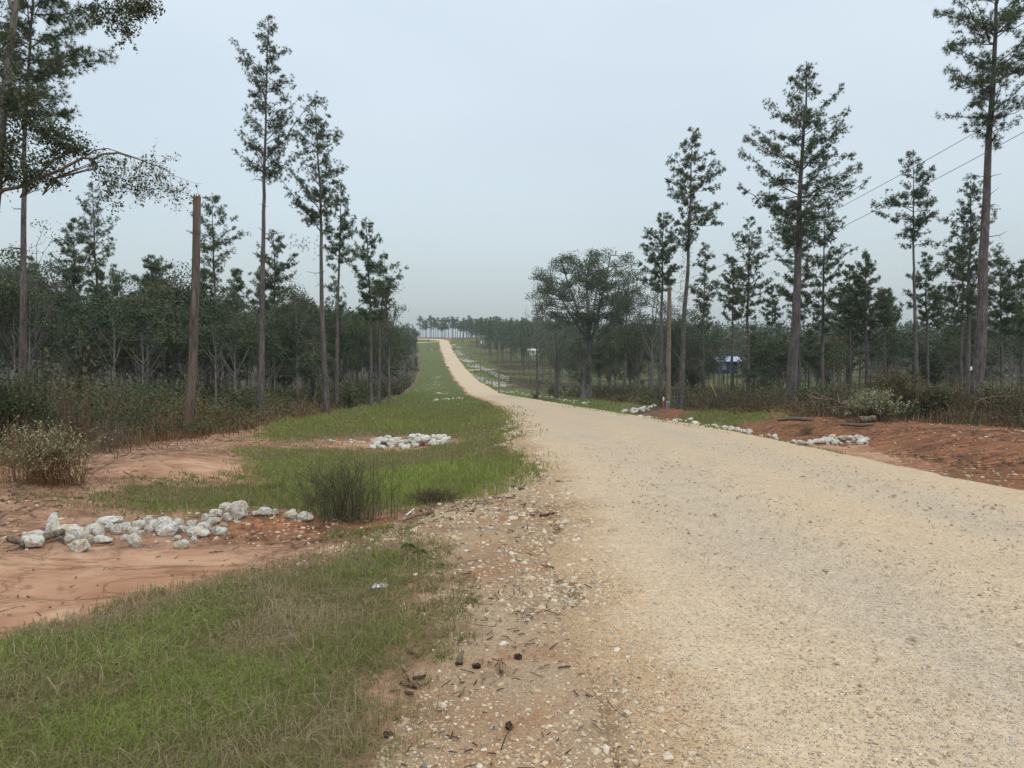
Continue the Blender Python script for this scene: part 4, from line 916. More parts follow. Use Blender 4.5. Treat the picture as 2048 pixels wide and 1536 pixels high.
# ------------------------------------------------------------------ broadleaf trees
def broad_bufs(H, rx, r0, seed, K=40, leaf=.14, per=42, zb=.35, cr=.55, fork=.45, ragged=.25, bare=0):
    r = np.random.default_rng(seed); tb = Buf(); lb = Buf()
    hz = H*(1-zb)/2; cz = H*zb+hz
    bend = np.cumsum(r.normal(0, .03*H/10, (10, 2)), 0); zz = np.linspace(-.4, H*.8, 10)
    TPt = np.stack([bend[:, 0]-bend[0, 0], bend[:, 1]-bend[0, 1], zz], 1); rr = r0*(1-.8*np.linspace(0, 1, 10)); rr[0] *= 1.4
    tube(tb, TPt, rr, 8)
    C = []; NP = [np.array([np.interp(z, zz, TPt[:, 0]), np.interp(z, zz, TPt[:, 1]), z]) for z in np.linspace(H*fork*.7, H*.8, 8)]
    for i in range(7):                       # main limbs
        a = i*2.4+r.normal(0, .3); zs = H*fork*r.uniform(.6, 1.1); el = r.uniform(.35, 1.0); L = rx*r.uniform(.45, .8)
        p0 = np.array([np.interp(zs, zz, TPt[:, 0]), np.interp(zs, zz, TPt[:, 1]), zs]); c = p0+np.array([math.cos(a)*L, math.sin(a)*L, min(L*el*2+H*.1, H*.95-zs)])
        mid = (p0+c)/2+np.array([math.cos(a), math.sin(a), -.6])*L*.12+r.normal(0, .08, 3)*rx*.5; q = np.linspace(0, 1, 7)[:, None]; P = p0*(1-q)**2+mid*2*q*(1-q)+c*q**2
        tube(tb, P, np.linspace(r0*.42, r0*.12, 7), 6, cap=False); NP += list(P[2:])
    NPa = np.array(NP)
    for i in range(K):
        v = unit(1, r)[0]; rad = r.uniform(.25, 1)**.5*(1+r.normal(0, ragged*.5))
        c = np.array([v[0]*rx*rad, v[1]*rx*rad, cz+v[2]*hz*rad*.92])
        dd = np.linalg.norm(NPa-c, axis=1)+np.where(NPa[:, 2] > c[2]+.1, 3, 0); p0 = NPa[np.argmin(dd)]
        if zb < .1: p0 = np.array([np.interp(c[2]*.9, zz, TPt[:, 0]), np.interp(c[2]*.9, zz, TPt[:, 1]), c[2]*.9])
        P = [p0, (p0+c)/2+r.normal(0, .10, 3), c]; tube(tb, P, [r0*.11+.008, r0*.07+.006, .008], 4, cap=False)
        for _ in range(4):
            d = unit(1, r)[0]*cr*.9; s0 = P[r.integers(1, 3)]; tube(tb, [s0, s0+d*.5+r.normal(0, .06, 3), s0+d], [.010, .008, .004], 3, cap=False)
        n = int(per*r.uniform(.4, 1.4)*(1 if r.uniform() > bare else .12))
        off = r.normal(0, 1, (n, 3)); off /= (np.linalg.norm(off, axis=1)[:, None]+1e-6); off *= (r.uniform(0, 1, (n, 1))**.5)*cr*1.35*np.array([1, 1, .6]); C.append(c+off)
    C = np.concatenate(C); cl = fbm(C[:, 0]+seed, C[:, 2], 1.1, 3, seed)
    leaves(lb, C, leaf, .42+cl*1.0, flat=.3)
    return tb, lb
PROTO = {}
def proto(key, name, trunkbuf, crownbuf, tm, cm):
    PROTO[key] = (name, trunkbuf.mesh(name+'_trunk', tm, True), crownbuf.mesh(name+'_crown', cm))
def place(key, x, y, h, wsc, label, cat, group, rz=None, dz=0):
    name, tm, cm = PROTO[key]
    e = empty(name, gnd(x, y, dz), label, cat, group, random.uniform(0, 6.28) if rz is None else rz)
    for nm, me in (('trunk', tm), ('crown', cm)):
        o = bpy.data.objects.new(nm, me); COL.objects.link(o); o.parent = e; o.scale = (wsc, wsc, h)
    return e
# prototypes are 10 m tall
for i in range(8):
    tb, lb = broad_bufs(10, [2.0, 2.5, 1.7, 2.9, 2.2, 1.5, 2.6, 2.0][i], [.13, .16, .10, .17, .13, .09, .15, .12][i], 200+i, K=[40, 52, 34, 58, 44, 30, 50, 40][i], leaf=.21, per=88, zb=[.4, .32, .5, .3, .42, .5, .34, .52][i], cr=.6, fork=.4, bare=[.1, .1, .3, 0, .2, .35, .1, .5][i])
    proto(('b', i), 'broadleaf_tree', tb, lb, M['bark2'], M['leaf'])
for i in range(4):
    tb, lb = broad_bufs(10, [1.2, 1.5, 1.0, 1.3][i], [.085, .10, .07, .08][i], 260+i, K=[16, 20, 14, 18][i], leaf=.18, per=60, zb=.6, cr=.5, fork=.55, bare=.3)
    proto(('t', i), 'slender_tree', tb, lb, M['bark3'], M['leaf'])
for i in range(6):
    z0 = [5.2, 6.0, 4.5, 6.5, 5.5, 7][i]; R0 = [1.5, 1.3, 1.7, 1.2, 1.9, 1.3][i]
    pr = [(z0, .3, .3), (z0+.5, R0*.8, R0*.7), (z0+(10-z0)*.35, R0, R0*.9), (z0+(10-z0)*.6, R0*.7, R0*.85), (z0+(10-z0)*.8, R0*.5, R0*.45), (10, .06, .06)]
    tb, cb, _ = pine_bufs([(0, 0, 0), (.1*(i % 3-1), 0, 4), (.15, .1, 8), (.1*(i % 2), 0, 10)], .12, pr, 34, .27, 8, .034, 300+i, .6, 3)
    proto(('p', i), 'pine_tree', tb, cb, M['bark'], M['pine'])
for i in range(5):          # far pines: needle masses as clumps
    r = np.random.default_rng(600+i); tb = Buf(); cb = Buf(); tube(tb, [(0, 0, -.4), (.1, 0, 5), (0, 0, 9.6)], [.13, .10, .04], 5); C = []
    zl = [3.6, 4.8, 4.2, 5.2, 3.2][i]
    for k in range(44):
        z = zl+(9.9-zl)*r.uniform(0, 1)**.85; tz = (z-zl)/(10.3-zl); R0 = [1.7, 1.35, 1.9, 1.5, 1.7][i]*(1-tz**1.7)**.8*min(1, .45+tz*2.2)*r.uniform(.15, 1.05); a = r.uniform(0, 6.28)
        c = np.array([math.cos(a)*R0, math.sin(a)*R0, z]); tube(tb, [(0, 0, z-.3*R0), c], [.03, .012], 3, cap=False); C.append(c+r.normal(0, 1, (22, 3))*np.array([.30, .30, .22]))
    leaves(cb, np.concatenate(C), .34, None, .3, .5); proto(('f', i), 'pine_tree', tb, cb, M['bark'], M['pine'])
FK = [('f', i) for i in range(5)]
for i in range(5):          # multi-stemmed shrubs, 1 m tall
    tb = Buf(); lb = Buf(); r = np.random.default_rng(400+i); C = []
    for k in range(16):
        a = r.uniform(0, 6.28); l = r.uniform(.1, .55); h = r.uniform(.5, 1.0)
        P = [(0, 0, -.03), (math.cos(a)*l*.35, math.sin(a)*l*.35, h*.5), (math.cos(a)*l, math.sin(a)*l, h)]; tube(tb, P, [.012, .008, .003], 4, cap=False)
        for _ in range(26):
            t = r.uniform(.25, 1); C.append(np.array([math.cos(a)*l*t, math.sin(a)*l*t, h*t])+r.normal(0, .075, 3))
    leaves(lb, np.abs(np.array(C))*np.array([0, 0, 1])+np.array(C)*np.array([1, 1, 0]), .075, None, .5); proto(('s', i), 'shrub', tb, lb, M['brownweed'], M[['leafg', 'olive', 'leafg', 'olive', 'leaf'][i]])

def custom_broad(lab, px, Y, top, halfw, wpx, seed, leaf=.13, name='broadleaf_tree', **kw):
    bx = PY(px, 800, Y); g0 = gnd(bx.x, Y); H = PY(px, top, Y).z-g0.z; s = Y/F
    tb, lb = broad_bufs(H, halfw*s, wpx*s/2, seed, leaf=leaf, **kw)
    e = empty(name, g0, lab, 'tree'); obj('trunk', tb, M['bark2'], e, True); obj('crown', lb, M['leafh'], e); return e
custom_broad('big round-crowned broadleaf tree with forked pale trunks right of the road', 1176, 100, 490, 112, 15, 500, .22, K=230, per=170, zb=.40, cr=.85, fork=.36, ragged=.2)
custom_broad('thin reddish scraggly tree at the left foot of the big round-crowned one', 1112, 112, 570, 62, 8, 501, .16, K=50, per=80, zb=.45, cr=.6, fork=.35, bare=.25)
custom_broad('bare grey-twigged thin tree left of the big round-crowned tree', 1075, 118, 575, 36, 6, 502, .14, K=26, per=9, zb=.4, cr=.6, bare=.5)
custom_broad('dark leafy tree touching the right of the big round-crowned tree', 1250, 104, 535, 44, 8, 503, .16, K=52, per=80, zb=.4, cr=.6)
custom_broad('spreading grey-trunked tree left of the utility pole', 1302, 78, 575, 60, 9, 504, .16, K=56, per=66, zb=.55, cr=.6, fork=.55)
custom_broad('low round tree behind the utility pole', 1360, 86, 590, 40, 6, 505, .17, K=44, per=80, zb=.5, cr=.6)
custom_broad('narrow vine-smothered dark tree under the big round crown', 1166, 97, 640, 22, 12, 506, .15, K=44, per=80, zb=.02, cr=.5)
custom_broad('dark ivy column of a tree right of the ivy-clad pine', 1386, 66, 640, 20, 10, 507, .15, K=50, per=80, zb=.02, cr=.5)
custom_broad('airy pale green tree behind the tall pine at the left edge', 72, 38, 462, 78, 8, 508, .12, K=80, per=62, zb=.3, cr=.6, ragged=.4)
custom_broad('dark broadleaf tree at the far left edge of the woods', -5, 36, 480, 70, 9, 509, .12, K=70, per=80, zb=.25, cr=.6)
custom_broad('dense rounded dark tree left of the bare broken trunk', 345, 46, 515, 62, 12, 510, .14, K=100, per=100, zb=.22, cr=.65)
custom_broad('grey-green tree left of the dense rounded dark tree', 248, 50, 548, 62, 9, 511, .14, K=80, per=72, zb=.3, cr=.6, ragged=.4)
custom_broad('small-leaved dark reddish tree right of the bare broken trunk', 455, 52, 560, 52, 8, 512, .14, K=70, per=80, zb=.3, cr=.6)
custom_broad('leafy tree between the two tallest left pines', 595, 58, 548, 46, 8, 513, .15, K=60, per=74, zb=.35, cr=.6)
custom_broad('airy yellow-green tree leaning over the end of the left woods', 778, 66, 540, 34, 6, 514, .15, K=46, per=50, zb=.35, cr=.55)
custom_broad('ivy-wrapped dark tree low between the left pines', 628, 50, 640, 24, 10, 515, .13, K=44, per=70, zb=.02, cr=.5)

# fill the woods: heights follow the treeline seen in the photo
SK_L = ([-400, 0, 60, 110, 200, 260, 320, 380, 440, 500, 560, 620, 680, 740, 770, 800, 840], [480, 490, 505, 550, 560, 558, 545, 560, 585, 600, 590, 590, 605, 605, 618, 640, 655])
SK_R = ([1040, 1080, 1120, 1260, 1340, 1400, 1440, 1700, 1800, 1900, 2048, 2500], [648, 638, 626, 618, 618, 628, 638, 634, 638, 632, 622, 600])
nb_ = [0, 0]
def fill(n, px0, px1, Y0, Y1, SK, kinds, group, label, cat, spread=60, edge=None, jit=0, wmul=1.0):
    c = 0; tries = 0
    while c < n and tries < n*30:
        tries += 1
        px = random.uniform(px0, px1); Y = math.exp(random.uniform(math.log(Y0), math.log(Y1))); x = PY(px, 700, Y).x
        if edge and not edge(x, Y): continue
        if (1422 < px < 1482 and Y < 165) or (1050 < px < 1092 and Y < 100 and random.random() < .6): continue
        ty = np.interp(px, *SK)+abs(random.gauss(0, spread))+jit; g = gnd(x, Y); h = PY(px, ty, Y).z-g.z
        if h < 2.2: continue
        key = random.choice(kinds); h = min(h, 17)
        place(key, x, Y, h/10, (.45+.55*h/10)*random.uniform(.8, 1.2)*wmul, label, cat, group); c += 1
BK = [('b', i) for i in range(8)]; PK = [('p', i) for i in range(6)]
le = lambda x, y: x < EL(y)-1.5
re = lambda x, y: x > ER(y)+4
fill(66, -250, 835, 34, 120, SK_L, BK, 'broadleaf trees of the left woods', 'broadleaf tree massed in the dark woods left of the road', 'tree', 62, le)
fill(58, 300, 838, 90, 330, SK_L, BK, 'broadleaf trees of the far left woods', 'distant tree in the part of the left woods that runs up beside the road', 'tree', 14, le)
for i in range(66):
    Y = math.exp(random.uniform(math.log(60), math.log(330))); x = EL(Y)-random.uniform(1.5, 8); px = topix(x, Y, float(T(x, Y)))[0]
    h = PY(px, np.interp(px, *SK_L)+random.uniform(0, 45), Y).z-float(T(x, Y)); h = min(max(h, 3), 16)
    place(random.choice(BK if i % 4 else PK), x, Y, h/10, (.4+.4*h/10)*random.uniform(.6, 1.0), 'slim tree along the ragged edge of the left woods facing the road', 'tree', 'edge trees of the left woods')
fill(34, -100, 800, 30, 70, SK_L, [('t', i) for i in range(4)], 'slender trees of the left wood front', 'slender bare-stemmed tree in the front of the left woods', 'tree', 40, lambda x, y: x < EL(y)-3)
fill(26, 1150, 2150, 50, 95, SK_R, [('t', i) for i in range(4)], 'slender trees of the right wood front', 'slender bare-stemmed tree in the front of the right woods', 'tree', 40, re, 10)
fill(15, -60, 740, 44, 95, ([-400, 840], [500, 545]), PK, 'pines of the left woods', 'pine standing within the dark woods left of the road', 'pine tree', 30, le)
fill(20, -100, 800, 45, 160, SK_L, PK, 'pines of the left woods', 'pine standing within the dark woods left of the road', 'pine tree', 30, le)
fill(50, 1350, 2250, 62, 170, SK_R, BK, 'broadleaf trees of the right woods', 'broadleaf tree massed in the dark woods at the right', 'tree', 34, re, 22)
fill(58, 1050, 1420, 88, 210, SK_R, BK, 'trees behind the big round-crowned tree', 'slim tree in the open woods around the big round-crowned tree', 'tree', 50, re, 12, .75)
fill(34, 1380, 2200, 62, 150, SK_R, PK, 'pines of the right woods', 'pine standing inside the dark woods at the right', 'pine tree', 25, re, 0)
fill(16, 1400, 2150, 70, 120, ([1380, 2200], [560, 545]), PK, 'pines of the right woods', 'pine standing inside the dark woods at the right', 'pine tree', 40, re, 0)
for i in range(70):
    Y = math.exp(random.uniform(math.log(70), math.log(330))); x = EL(Y)-random.uniform(.2, 5); h = random.uniform(1.2, 3.2)
    place(('s', i % 5), x, Y, h, h*random.uniform(.9, 1.5), 'brushy shrub at the far left wood edge beside the green verge', 'shrub', 'shrubs of the far left wood edge')
for i in range(45):
    px = random.uniform(1060, 1420); Y = random.uniform(105, 210); x = PY(px, 700, Y).x; h = random.uniform(1.0, 2.4)
    place(('s', i % 5), x, Y, h, h*random.uniform(.9, 1.6), 'low shrub in the open woods behind the right brush', 'shrub', 'shrubs of the open right woods')
# open pine stand on the far slope right of the road
def fill2(n, px0, px1, py0, py1, top0, top1, label, group, key=FK, w=.8):
    for _ in range(n):
        p = at(random.uniform(px0, px1), random.uniform(py0, py1)); px = topix(p.x, p.y, p.z)[0]
        if p.x < XR(p.y)+14: continue
        h = PY(px, random.uniform(top0, top1), p.y).z-p.z
        place(random.choice(key), p.x, p.y, min(h, 18)/10, min(h, 18)/10*random.uniform(.65, 1.0)*w, label, 'pine tree', group)
fill2(105, 960, 1135, 694, 742, 636, 672, 'thin pine of the open stand on the green slope right of the far road', 'thin pines of the open stand', w=1.0)
fill2(50, 940, 1140, 688, 700, 633, 646, 'far pine on top of the slope right of the road', 'far slope pines', w=1.0)
fill2(16, 1040, 1130, 745, 768, 650, 700, 'slender tree at the near edge of the open stand', 'near edge of the open stand', w=.7)
def crest(n, px0, px1, Y0, Y1, t0, t1, w, label, group):
    for i in range(n):
        px = px0+(px1-px0)*(i+random.random())/n; Y = random.uniform(Y0, Y1); x = PY(px, 680, Y).x; g = gnd(x, Y)
        h = PY(px, random.uniform(t0, t1), Y).z-g.z; place(random.choice(FK), x, Y, h/10, w*h/10, label, 'pine tree', group)
crest(24, 838, 945, 505, 540, 630, 642, 1.15, 'pine of the thin crest row with sky showing between the trunks', 'crest row pines')
crest(34, 915, 1100, 480, 560, 632, 648, 1.3, 'pine of the dense far treeline right of the road crest', 'far treeline pines')

# far wood: merged simple trees, too many to count
b = Buf(); tbf = Buf()
def farwood(n, px0, px1, Y0, Y1, SK, jit, leafs=120, lsz=.62, cond=None, Hmax=17):
    c = 0
    while c < n:
        px = random.uniform(px0, px1); Y = random.uniform(Y0, Y1); x = PY(px, 690, Y).x
        if cond and not cond(x, Y): 
            if random.random() < .01: c += 1
            continue
        g = float(T(x, Y)); h = PY(px, np.interp(px, *SK)+random.uniform(0, jit), Y).z-g
        if h < 3: c += 1; continue
        h = min(h, Hmax); rr = random.uniform(1.8, 3.2); k = rng.normal(0, 1, (leafs, 3)); k /= np.linalg.norm(k, axis=1)[:, None]; k *= rng.uniform(.25, 1, (leafs, 1))**.4
        P = np.stack([x+k[:, 0]*rr*(1-.3*k[:, 2]), Y+k[:, 1]*rr, g+h*.56+k[:, 2]*h*.43], 1); leaves(b, P, lsz, np.clip(rng.normal(.45, .22), 0, 1), tv=.12, asp=.8); 
        tube(tbf, [(x, Y, g-.3), (x, Y, g+h*.7)], [.16, .07], 4, cap=False); c += 1
farwood(150, 1110, 1480, 230, 340, ([1100, 1500], [640, 646]), 26, 130)
farwood(330, 1330, 2350, 170, 330, SK_R, 22, 130)
farwood(330, 1080, 2500, 300, 560, ([1040, 1400, 2500], [632, 637, 630]), 10, 120, .8)
farwood(120, 945, 1150, 425, 500, ([900, 1150], [644, 644]), 14, 120, .6, lambda x, y: x > XR(min(y, 460))+28)
farwood(230, 935, 1400, 520, 640, ([900, 1100, 1400], [639, 639, 645]), 8, 130, .7)
farwood(220, -500, 836, 120, 420, ([-500, 0, 740, 800, 840], [600, 600, 610, 640, 652]), 25, 130, .62, le)
farwood(70, -300, 820, 480, 560, ([-500, 820], [640, 640]), 8, 110, .8)
tag(obj('far_wood', b, M['leaf']), 'dark green wood covering the far slopes up to the horizon', 'wood', kind='stuff')
tag(obj('far_wood_stems', tbf, M['bark2']), 'countless grey tree stems inside the far wood', 'tree stems', kind='stuff')

# ------------------------------------------------------------------ broadleaf tree leaning in from the left with the drooping limb
Yo = 13.0
def wp(px, py, y=Yo, g=None): return np.array(PY(px, py, y))
base = gnd(PY(-45, 900, Yo).x, Yo); gb = np.array(base)
e = empty('oak_tree', base, 'near broadleaf tree at the left frame edge with one long arching limb', 'tree')
tb = Buf(); lb = Buf()
tube(tb, [np.array([0, 0, -.3]), wp(-40, 700)-gb, wp(-22, 500)-gb, wp(-8, 380)-gb, wp(4, 240)-gb, wp(18, 110)-gb, wp(30, 30)-gb], [.16, .12, .10, .09, .075, .06, .05], 10)
tube(tb, [wp(30, 30)-gb, wp(36, -30)-gb, wp(45, -150)-gb], [.045, .04, .03], 7); tube(tb, [wp(30, 30)-gb, wp(18, 0)-gb, wp(0, -60)-gb], [.035, .03, .02], 7)
obj('trunk', tb, M['bark2'], e, True)
tw = Buf()
limb = [(-12, 392), (8, 382), (40, 375), (80, 355), (120, 338), (165, 316), (188, 316), (205, 307), (235, 307), (268, 315), (300, 326), (330, 338), (350, 352)]
P = [wp(a, c, Yo-.02*i)-gb for i, (a, c) in enumerate(limb)]; P = [p_+np.array([0, 0, rng.normal(0, .012)]) for p_ in P]; tube(tw, P, np.linspace(.036, .005, len(P)), 7)
tube(tw, [wp(170, 314)-gb, wp(190, 300)-gb, wp(215, 297)-gb, wp(262, 312)-gb], [.014, .012, .01, .006], 5)
LC = []
def twig(p, d, ln, r0, depth, leafy, grav=.5):
    pts = [p]; q = p.copy(); d = d.copy()
    for i in range(5):
        d = d+rng.normal(0, .22, 3)+np.array([0, 0, -grav*.22]); d /= np.linalg.norm(d); q = q+d*ln/5; pts.append(q.copy())
        if depth > 0 and rng.uniform() < .75: twig(q, d*.6+rng.normal(0, .6, 3), ln*.55, r0*.6, depth-1, leafy, grav)
        if rng.uniform() < leafy:
            for _ in range(2): LC.append(q+rng.normal(0, .03, 3))
    tube(tw, pts, np.linspace(r0, r0*.4, 6), 4, cap=False)
for a, c in [(205, 308), (232, 308), (250, 312), (268, 316), (285, 322), (300, 327), (310, 331), (320, 334), (330, 339), (338, 345)]:
    for _ in range(2): twig(wp(a, c)-gb, np.array([.05+rng.normal(0, .5), rng.normal(0, .4), -.5]), rng.uniform(.42, .75), .0045, 2, .30, .35)
for a, c in [(200, 302), (212, 318), (234, 340), (228, 355), (268, 345)]: twig(wp(a, c)-gb, np.array([.2, 0, -.7]), .4, .004, 2, .5)
# leafy masses behind the near pine, given as pixel blobs: x, y, rx, ry, leaf count
for (bx_, by_, rx_, ry_, n_) in [(q_[0], q_[1], q_[2], q_[3], int(q_[4]*2.9)) for q_ in [(25, 290, 30, 40, 420), (20, 200, 25, 45, 420), (60, 235, 35, 30, 420), (95, 265, 38, 28, 520), (130, 290, 36, 28, 560), (95, 330, 45, 28, 560), (55, 350, 35, 22, 300), (160, 300, 20, 14, 140), (18, 350, 20, 30, 230),
 (0, 130, 30, 45, 380), (20, 80, 24, 30, 200), (60, 370, 14, 12, 60), (105, 365, 20, 12, 110), (10, 330, 18, 40, 200), (70, 190, 40, 20, 260), (188, 335, 8, 20, 50), (-60, 200, 60, 140, 900), (-60, 30, 80, 80, 500)]]:
    k = rng.normal(0, .5, (n_, 3)); cc = wp(bx_, by_)-gb; s = Yo/F
    clm = (vnoise(k[:, 0]*6+bx_, k[:, 2]*6+by_, 3) > .36); k = k[clm]
    LC += list(cc+k*np.array([rx_*s, rx_*s, ry_*s]))
    q = cc+k[0]*.2
    for _ in range(5): tube(tw, [wp(np.clip(bx_-20, -10, 100), by_+25)-gb, cc*.7+q*.3+rng.normal(0, .04, 3), cc+rng.normal(0, .15, 3)], [.012, .008, .004], 4, cap=False)
# overhanging tip at the top of the frame
for (bx_, by_, n_) in [(182, 6, 5), (205, 4, 6), (232, -4, 6), (250, 2, 5), (272, -6, 6), (290, -6, 5), (305, -8, 4), (215, 24, 5), (235, 40, 4), (246, 60, 3), (262, 26, 4), (300, 12, 4)]:
    for _ in range(n_): twig(wp(bx_, by_, 11)-gb, np.array([.4*rng.normal(), .3, -.5]), .2, .003, 1, .6)
tube(tw, [wp(30, -20, 12)-gb, wp(100, -60, 11.5)-gb, wp(200, -30, 11)-gb, wp(300, -12, 11)-gb], [.03, .02, .012, .006], 6)
obj('limb', tw, M['deadwood'], e)
leaves(lb, np.array(LC), .056, None, .3, .5); obj('crown', lb, M['leafh'], e)

# ------------------------------------------------------------------ individual bushes
def twig_bush(name, lab, p, h, spread, n, mat, leafmat=None, nleaf=0, lsz=.03, r0=.006, cat='bush', fan=1.0, seedtint=.4, grp=None):
    e = empty(name, p, lab, cat, grp); tb = Buf(); C = []
    for i in range(n):
        a = rng.uniform(0, 6.28); bx = rng.normal(0, spread*.28, 2); l = abs(rng.normal(0, .42))*spread*fan; hh = h*rng.uniform(.5, 1.05)*(1-.3*min(1, l/spread))
        p0 = np.array([bx[0], bx[1]*.6, -.03]); p1 = p0+np.array([math.cos(a)*l*.3, math.sin(a)*l*.3, hh*.5]); p2 = p0+np.array([math.cos(a)*l+rng.normal(0, .03), math.sin(a)*l, hh])
        tube(tb, [p0, p1, p2], [r0, r0*.75, r0*.3], 3, rng.uniform(0, 1)*.5+seedtint*.4, cap=False)
        for _ in range(3):
            t = rng.uniform(.35, .95); s0 = p1+(p2-p1)*(t-.35)/.65 if t > .35 else p1; d = np.array([rng.normal(0, .09), rng.normal(0, .09), rng.uniform(.05, .2)])*h
            tube(tb, [s0, s0+d*.6, s0+d], [r0*.5, r0*.4, r0*.2], 3, .4, cap=False); C.append(s0+d); C.append(s0+d*.5)
    obj('stems', tb, mat, e)
    if leafmat:
        C = np.array(C); q = C[rng.integers(0, len(C), nleaf)]+rng.normal(0, h*.035, (nleaf, 3)); lb = Buf(); leaves(lb, q, lsz, None, .4); obj('foliage', lb, leafmat, e)
    return e
dark = M['darkstem'] = None
m, t = newmat('dark_green_stems'); r_ = ramp(t, attr(t, 'tint').outputs['Fac'], [(0, (.05, .05, .03)), (.5, (.085, .085, .045)), (1, (.16, .13, .075))]); finish(t, r_.outputs[0], .8); M['darkstem'] = m
p = at(690, 1040); twig_bush('twiggy_bush', 'dark many-stemmed leafless bush beside the right end of the near rock dam', p, .84, .80, 210, M['darkstem'], M['olive'], 420, .022, .0042)
p = at(640, 1020); twig_bush('twiggy_bush', 'thin low sprays of dark stems left behind the many-stemmed bush', p, .5, .5, 45, M['darkstem'], M['leafg'], 220, .022, .003)
p = at(870, 1005); twig_bush('twiggy_bush', 'low purplish grey brush at the gravel edge right of the dark bush', p, .26, .48, 260, M['brownweed'], None, 0, .02, .0028)
p = at(545, 985); twig_bush('dry_tuft', 'small brown tuft on bare soil left of the dark bush', p, .22, .22, 90, M['brownweed'], None, 0, .02, .002, 'weed')
p = at(95, 968); twig_bush('pale_bush', 'rounded pale-leaved bush with rusty stems at the left edge', p, .95, 1.0, 260, M['drygrass'], M['sage'], 3400, .038, .005)
p = at(215, 905); twig_bush('dry_branches', 'pale grey twiggy dead branches in the dry grass behind the pale-leaved bush', p, .8, .8, 60, M['deadwood'], M['sage'], 120, .03, .006)
p = at(20, 900); twig_bush('dark_bush', 'dark glossy-leaved shrub at the far left edge', p, 1.8, 1.2, 120, M['brownweed'], M['leafg'], 2600, .07, .008)
p = at(1700, 855); twig_bush('dry_tuft', 'yellowish dry weed tuft just behind the nearest right rock dam', gnd(at(1615, 870).x, at(1615, 870).y), .42, .45, 110, M['olive'], M['sage'], 160, .03, .003, 'weed')
for i, (px, py, h, sp_x, mt, lab) in enumerate([(1785, 838, 2.0, 1.6, 'olive', 'rounded yellow-green bush on the right bank beside the pale log'), (1745, 845, 1.2, 1.0, 'sage', 'paler low bush at the left foot of the yellow-green bush'),
   (1880, 838, 1.4, 1.6, 'olive', 'olive bush on the right bank below the huge trunk'), (1995, 842, 1.2, 1.5, 'olive', 'drab bush near the right edge of the photo above the clay bank'), (1540, 800, 2.4, 1.3, 'leafg', 'dark green shrub just left of the largest right trunk base')]):
    p = at(px, py); twig_bush('shrub', lab, p, h, sp_x, 190, M['brownweed'], M[mt], 4200, .085, .008)
# green and rusty shrubs inside the left undergrowth
for i, (px, Y, h, wd, lab) in enumerate([(215, 24, 1.9, 1.7, 'glossy green shrub standing in brown weeds left of the bare trunk'), (130, 27, 2.8, 2.6, 'leafy green sapling behind the tall pine at the left'), (300, 30, 2.0, 2.0, 'green shrub at the foot of the woods left of the bare trunk'),
   (430, 34, 2.4, 2.2, 'green sapling right of the bare trunk'), (700, 48, 2.4, 2.4, 'green shrub between the slender pines of the left woods'), (480, 30, 1.6, 1.8, 'olive shrub left of the tallest left pine')]):
    x = PY(px, 800, Y).x; place(('s', i % 5), x, Y, h, wd, lab, 'shrub', None)
for side in (-1, 1):
    for i in range(62 if side < 0 else 70):
        Y = math.exp(random.uniform(math.log(16 if side < 0 else 24), math.log(110))); x = (EL(Y)-random.uniform(2, 9)) if side < 0 else (ER(Y)+random.uniform(4, 14))
        h = random.uniform(.7, 1.6 if Y > 25 else 1.2)*(1 if side < 0 else .95); e = place(('s', i % 5), x, Y, h, h*random.uniform(.9, 1.4), ('bushy shrub in the undergrowth along the left woods' if side < 0 else 'bushy shrub in the undergrowth along the right woods'), 'shrub', ('shrubs under the left woods' if side < 0 else 'shrubs under the right woods'))
# small pine seedlings and a broad-leaved seedling in front
for i, (px, py, h, lab) in enumerate([(722, 1082, .16, 'tiny bright pine seedling on the soil above the grass'), (788, 1135, .2, 'pine seedling left of the drooping broad-leaved seedling'), (748, 1122, .15, 'leftmost low pine seedling by the drooping broad-leaved seedling')]):
    p = at(px, py); e = empty('pine_seedling', p, lab, 'seedling'); b = Buf(); tube(b, [(0, 0, -.01), (0, 0, h*.6)], [.003, .002], 4); obj('stem', b, M['brownweed'], e)
    b = Buf(); tufts(b, [(0, 0, z) for z in np.linspace(.02, h*.6, 7)], np.tile([0, 0, 1.], (7, 1)), 22, h*.5, .003, .6, .95); obj('needles', b, M['grass'], e)
for px, py, lab in ((815, 1128, 'taller drooping broad-leaved seedling on the gravel shoulder'), (838, 1130, 'shorter drooping broad-leaved seedling on the gravel shoulder')):
    p = at(px, py); e = empty('seedling', p, lab, 'seedling'); b = Buf(); e.scale = (.75,)*3; hh = .24 if px < 830 else .18; tube(b, [(0, 0, -.01), (.01, 0, hh)], [.004, .003], 5); obj('stem', b, M['brownweed'], e)
    b = Buf()
    for k in range(9):
        a = k*.75; d = np.array([math.cos(a), math.sin(a), 0]); s_ = np.array([-math.sin(a), math.cos(a), 0])*.014; z = np.array([0, 0, 1.]); q = np.array([.01, 0, hh])
        b.add([q, q+d*.04+s_+z*.012, q+d*.08-z*.02+s_*.6, q+d*.10-z*.05, q+d*.08-z*.02-s_*.6, q+d*.04-s_+z*.012], [[0, 1, 2, 3], [0, 3, 4, 5]], .8)
    obj('leaves', b, M['leafg'], e)

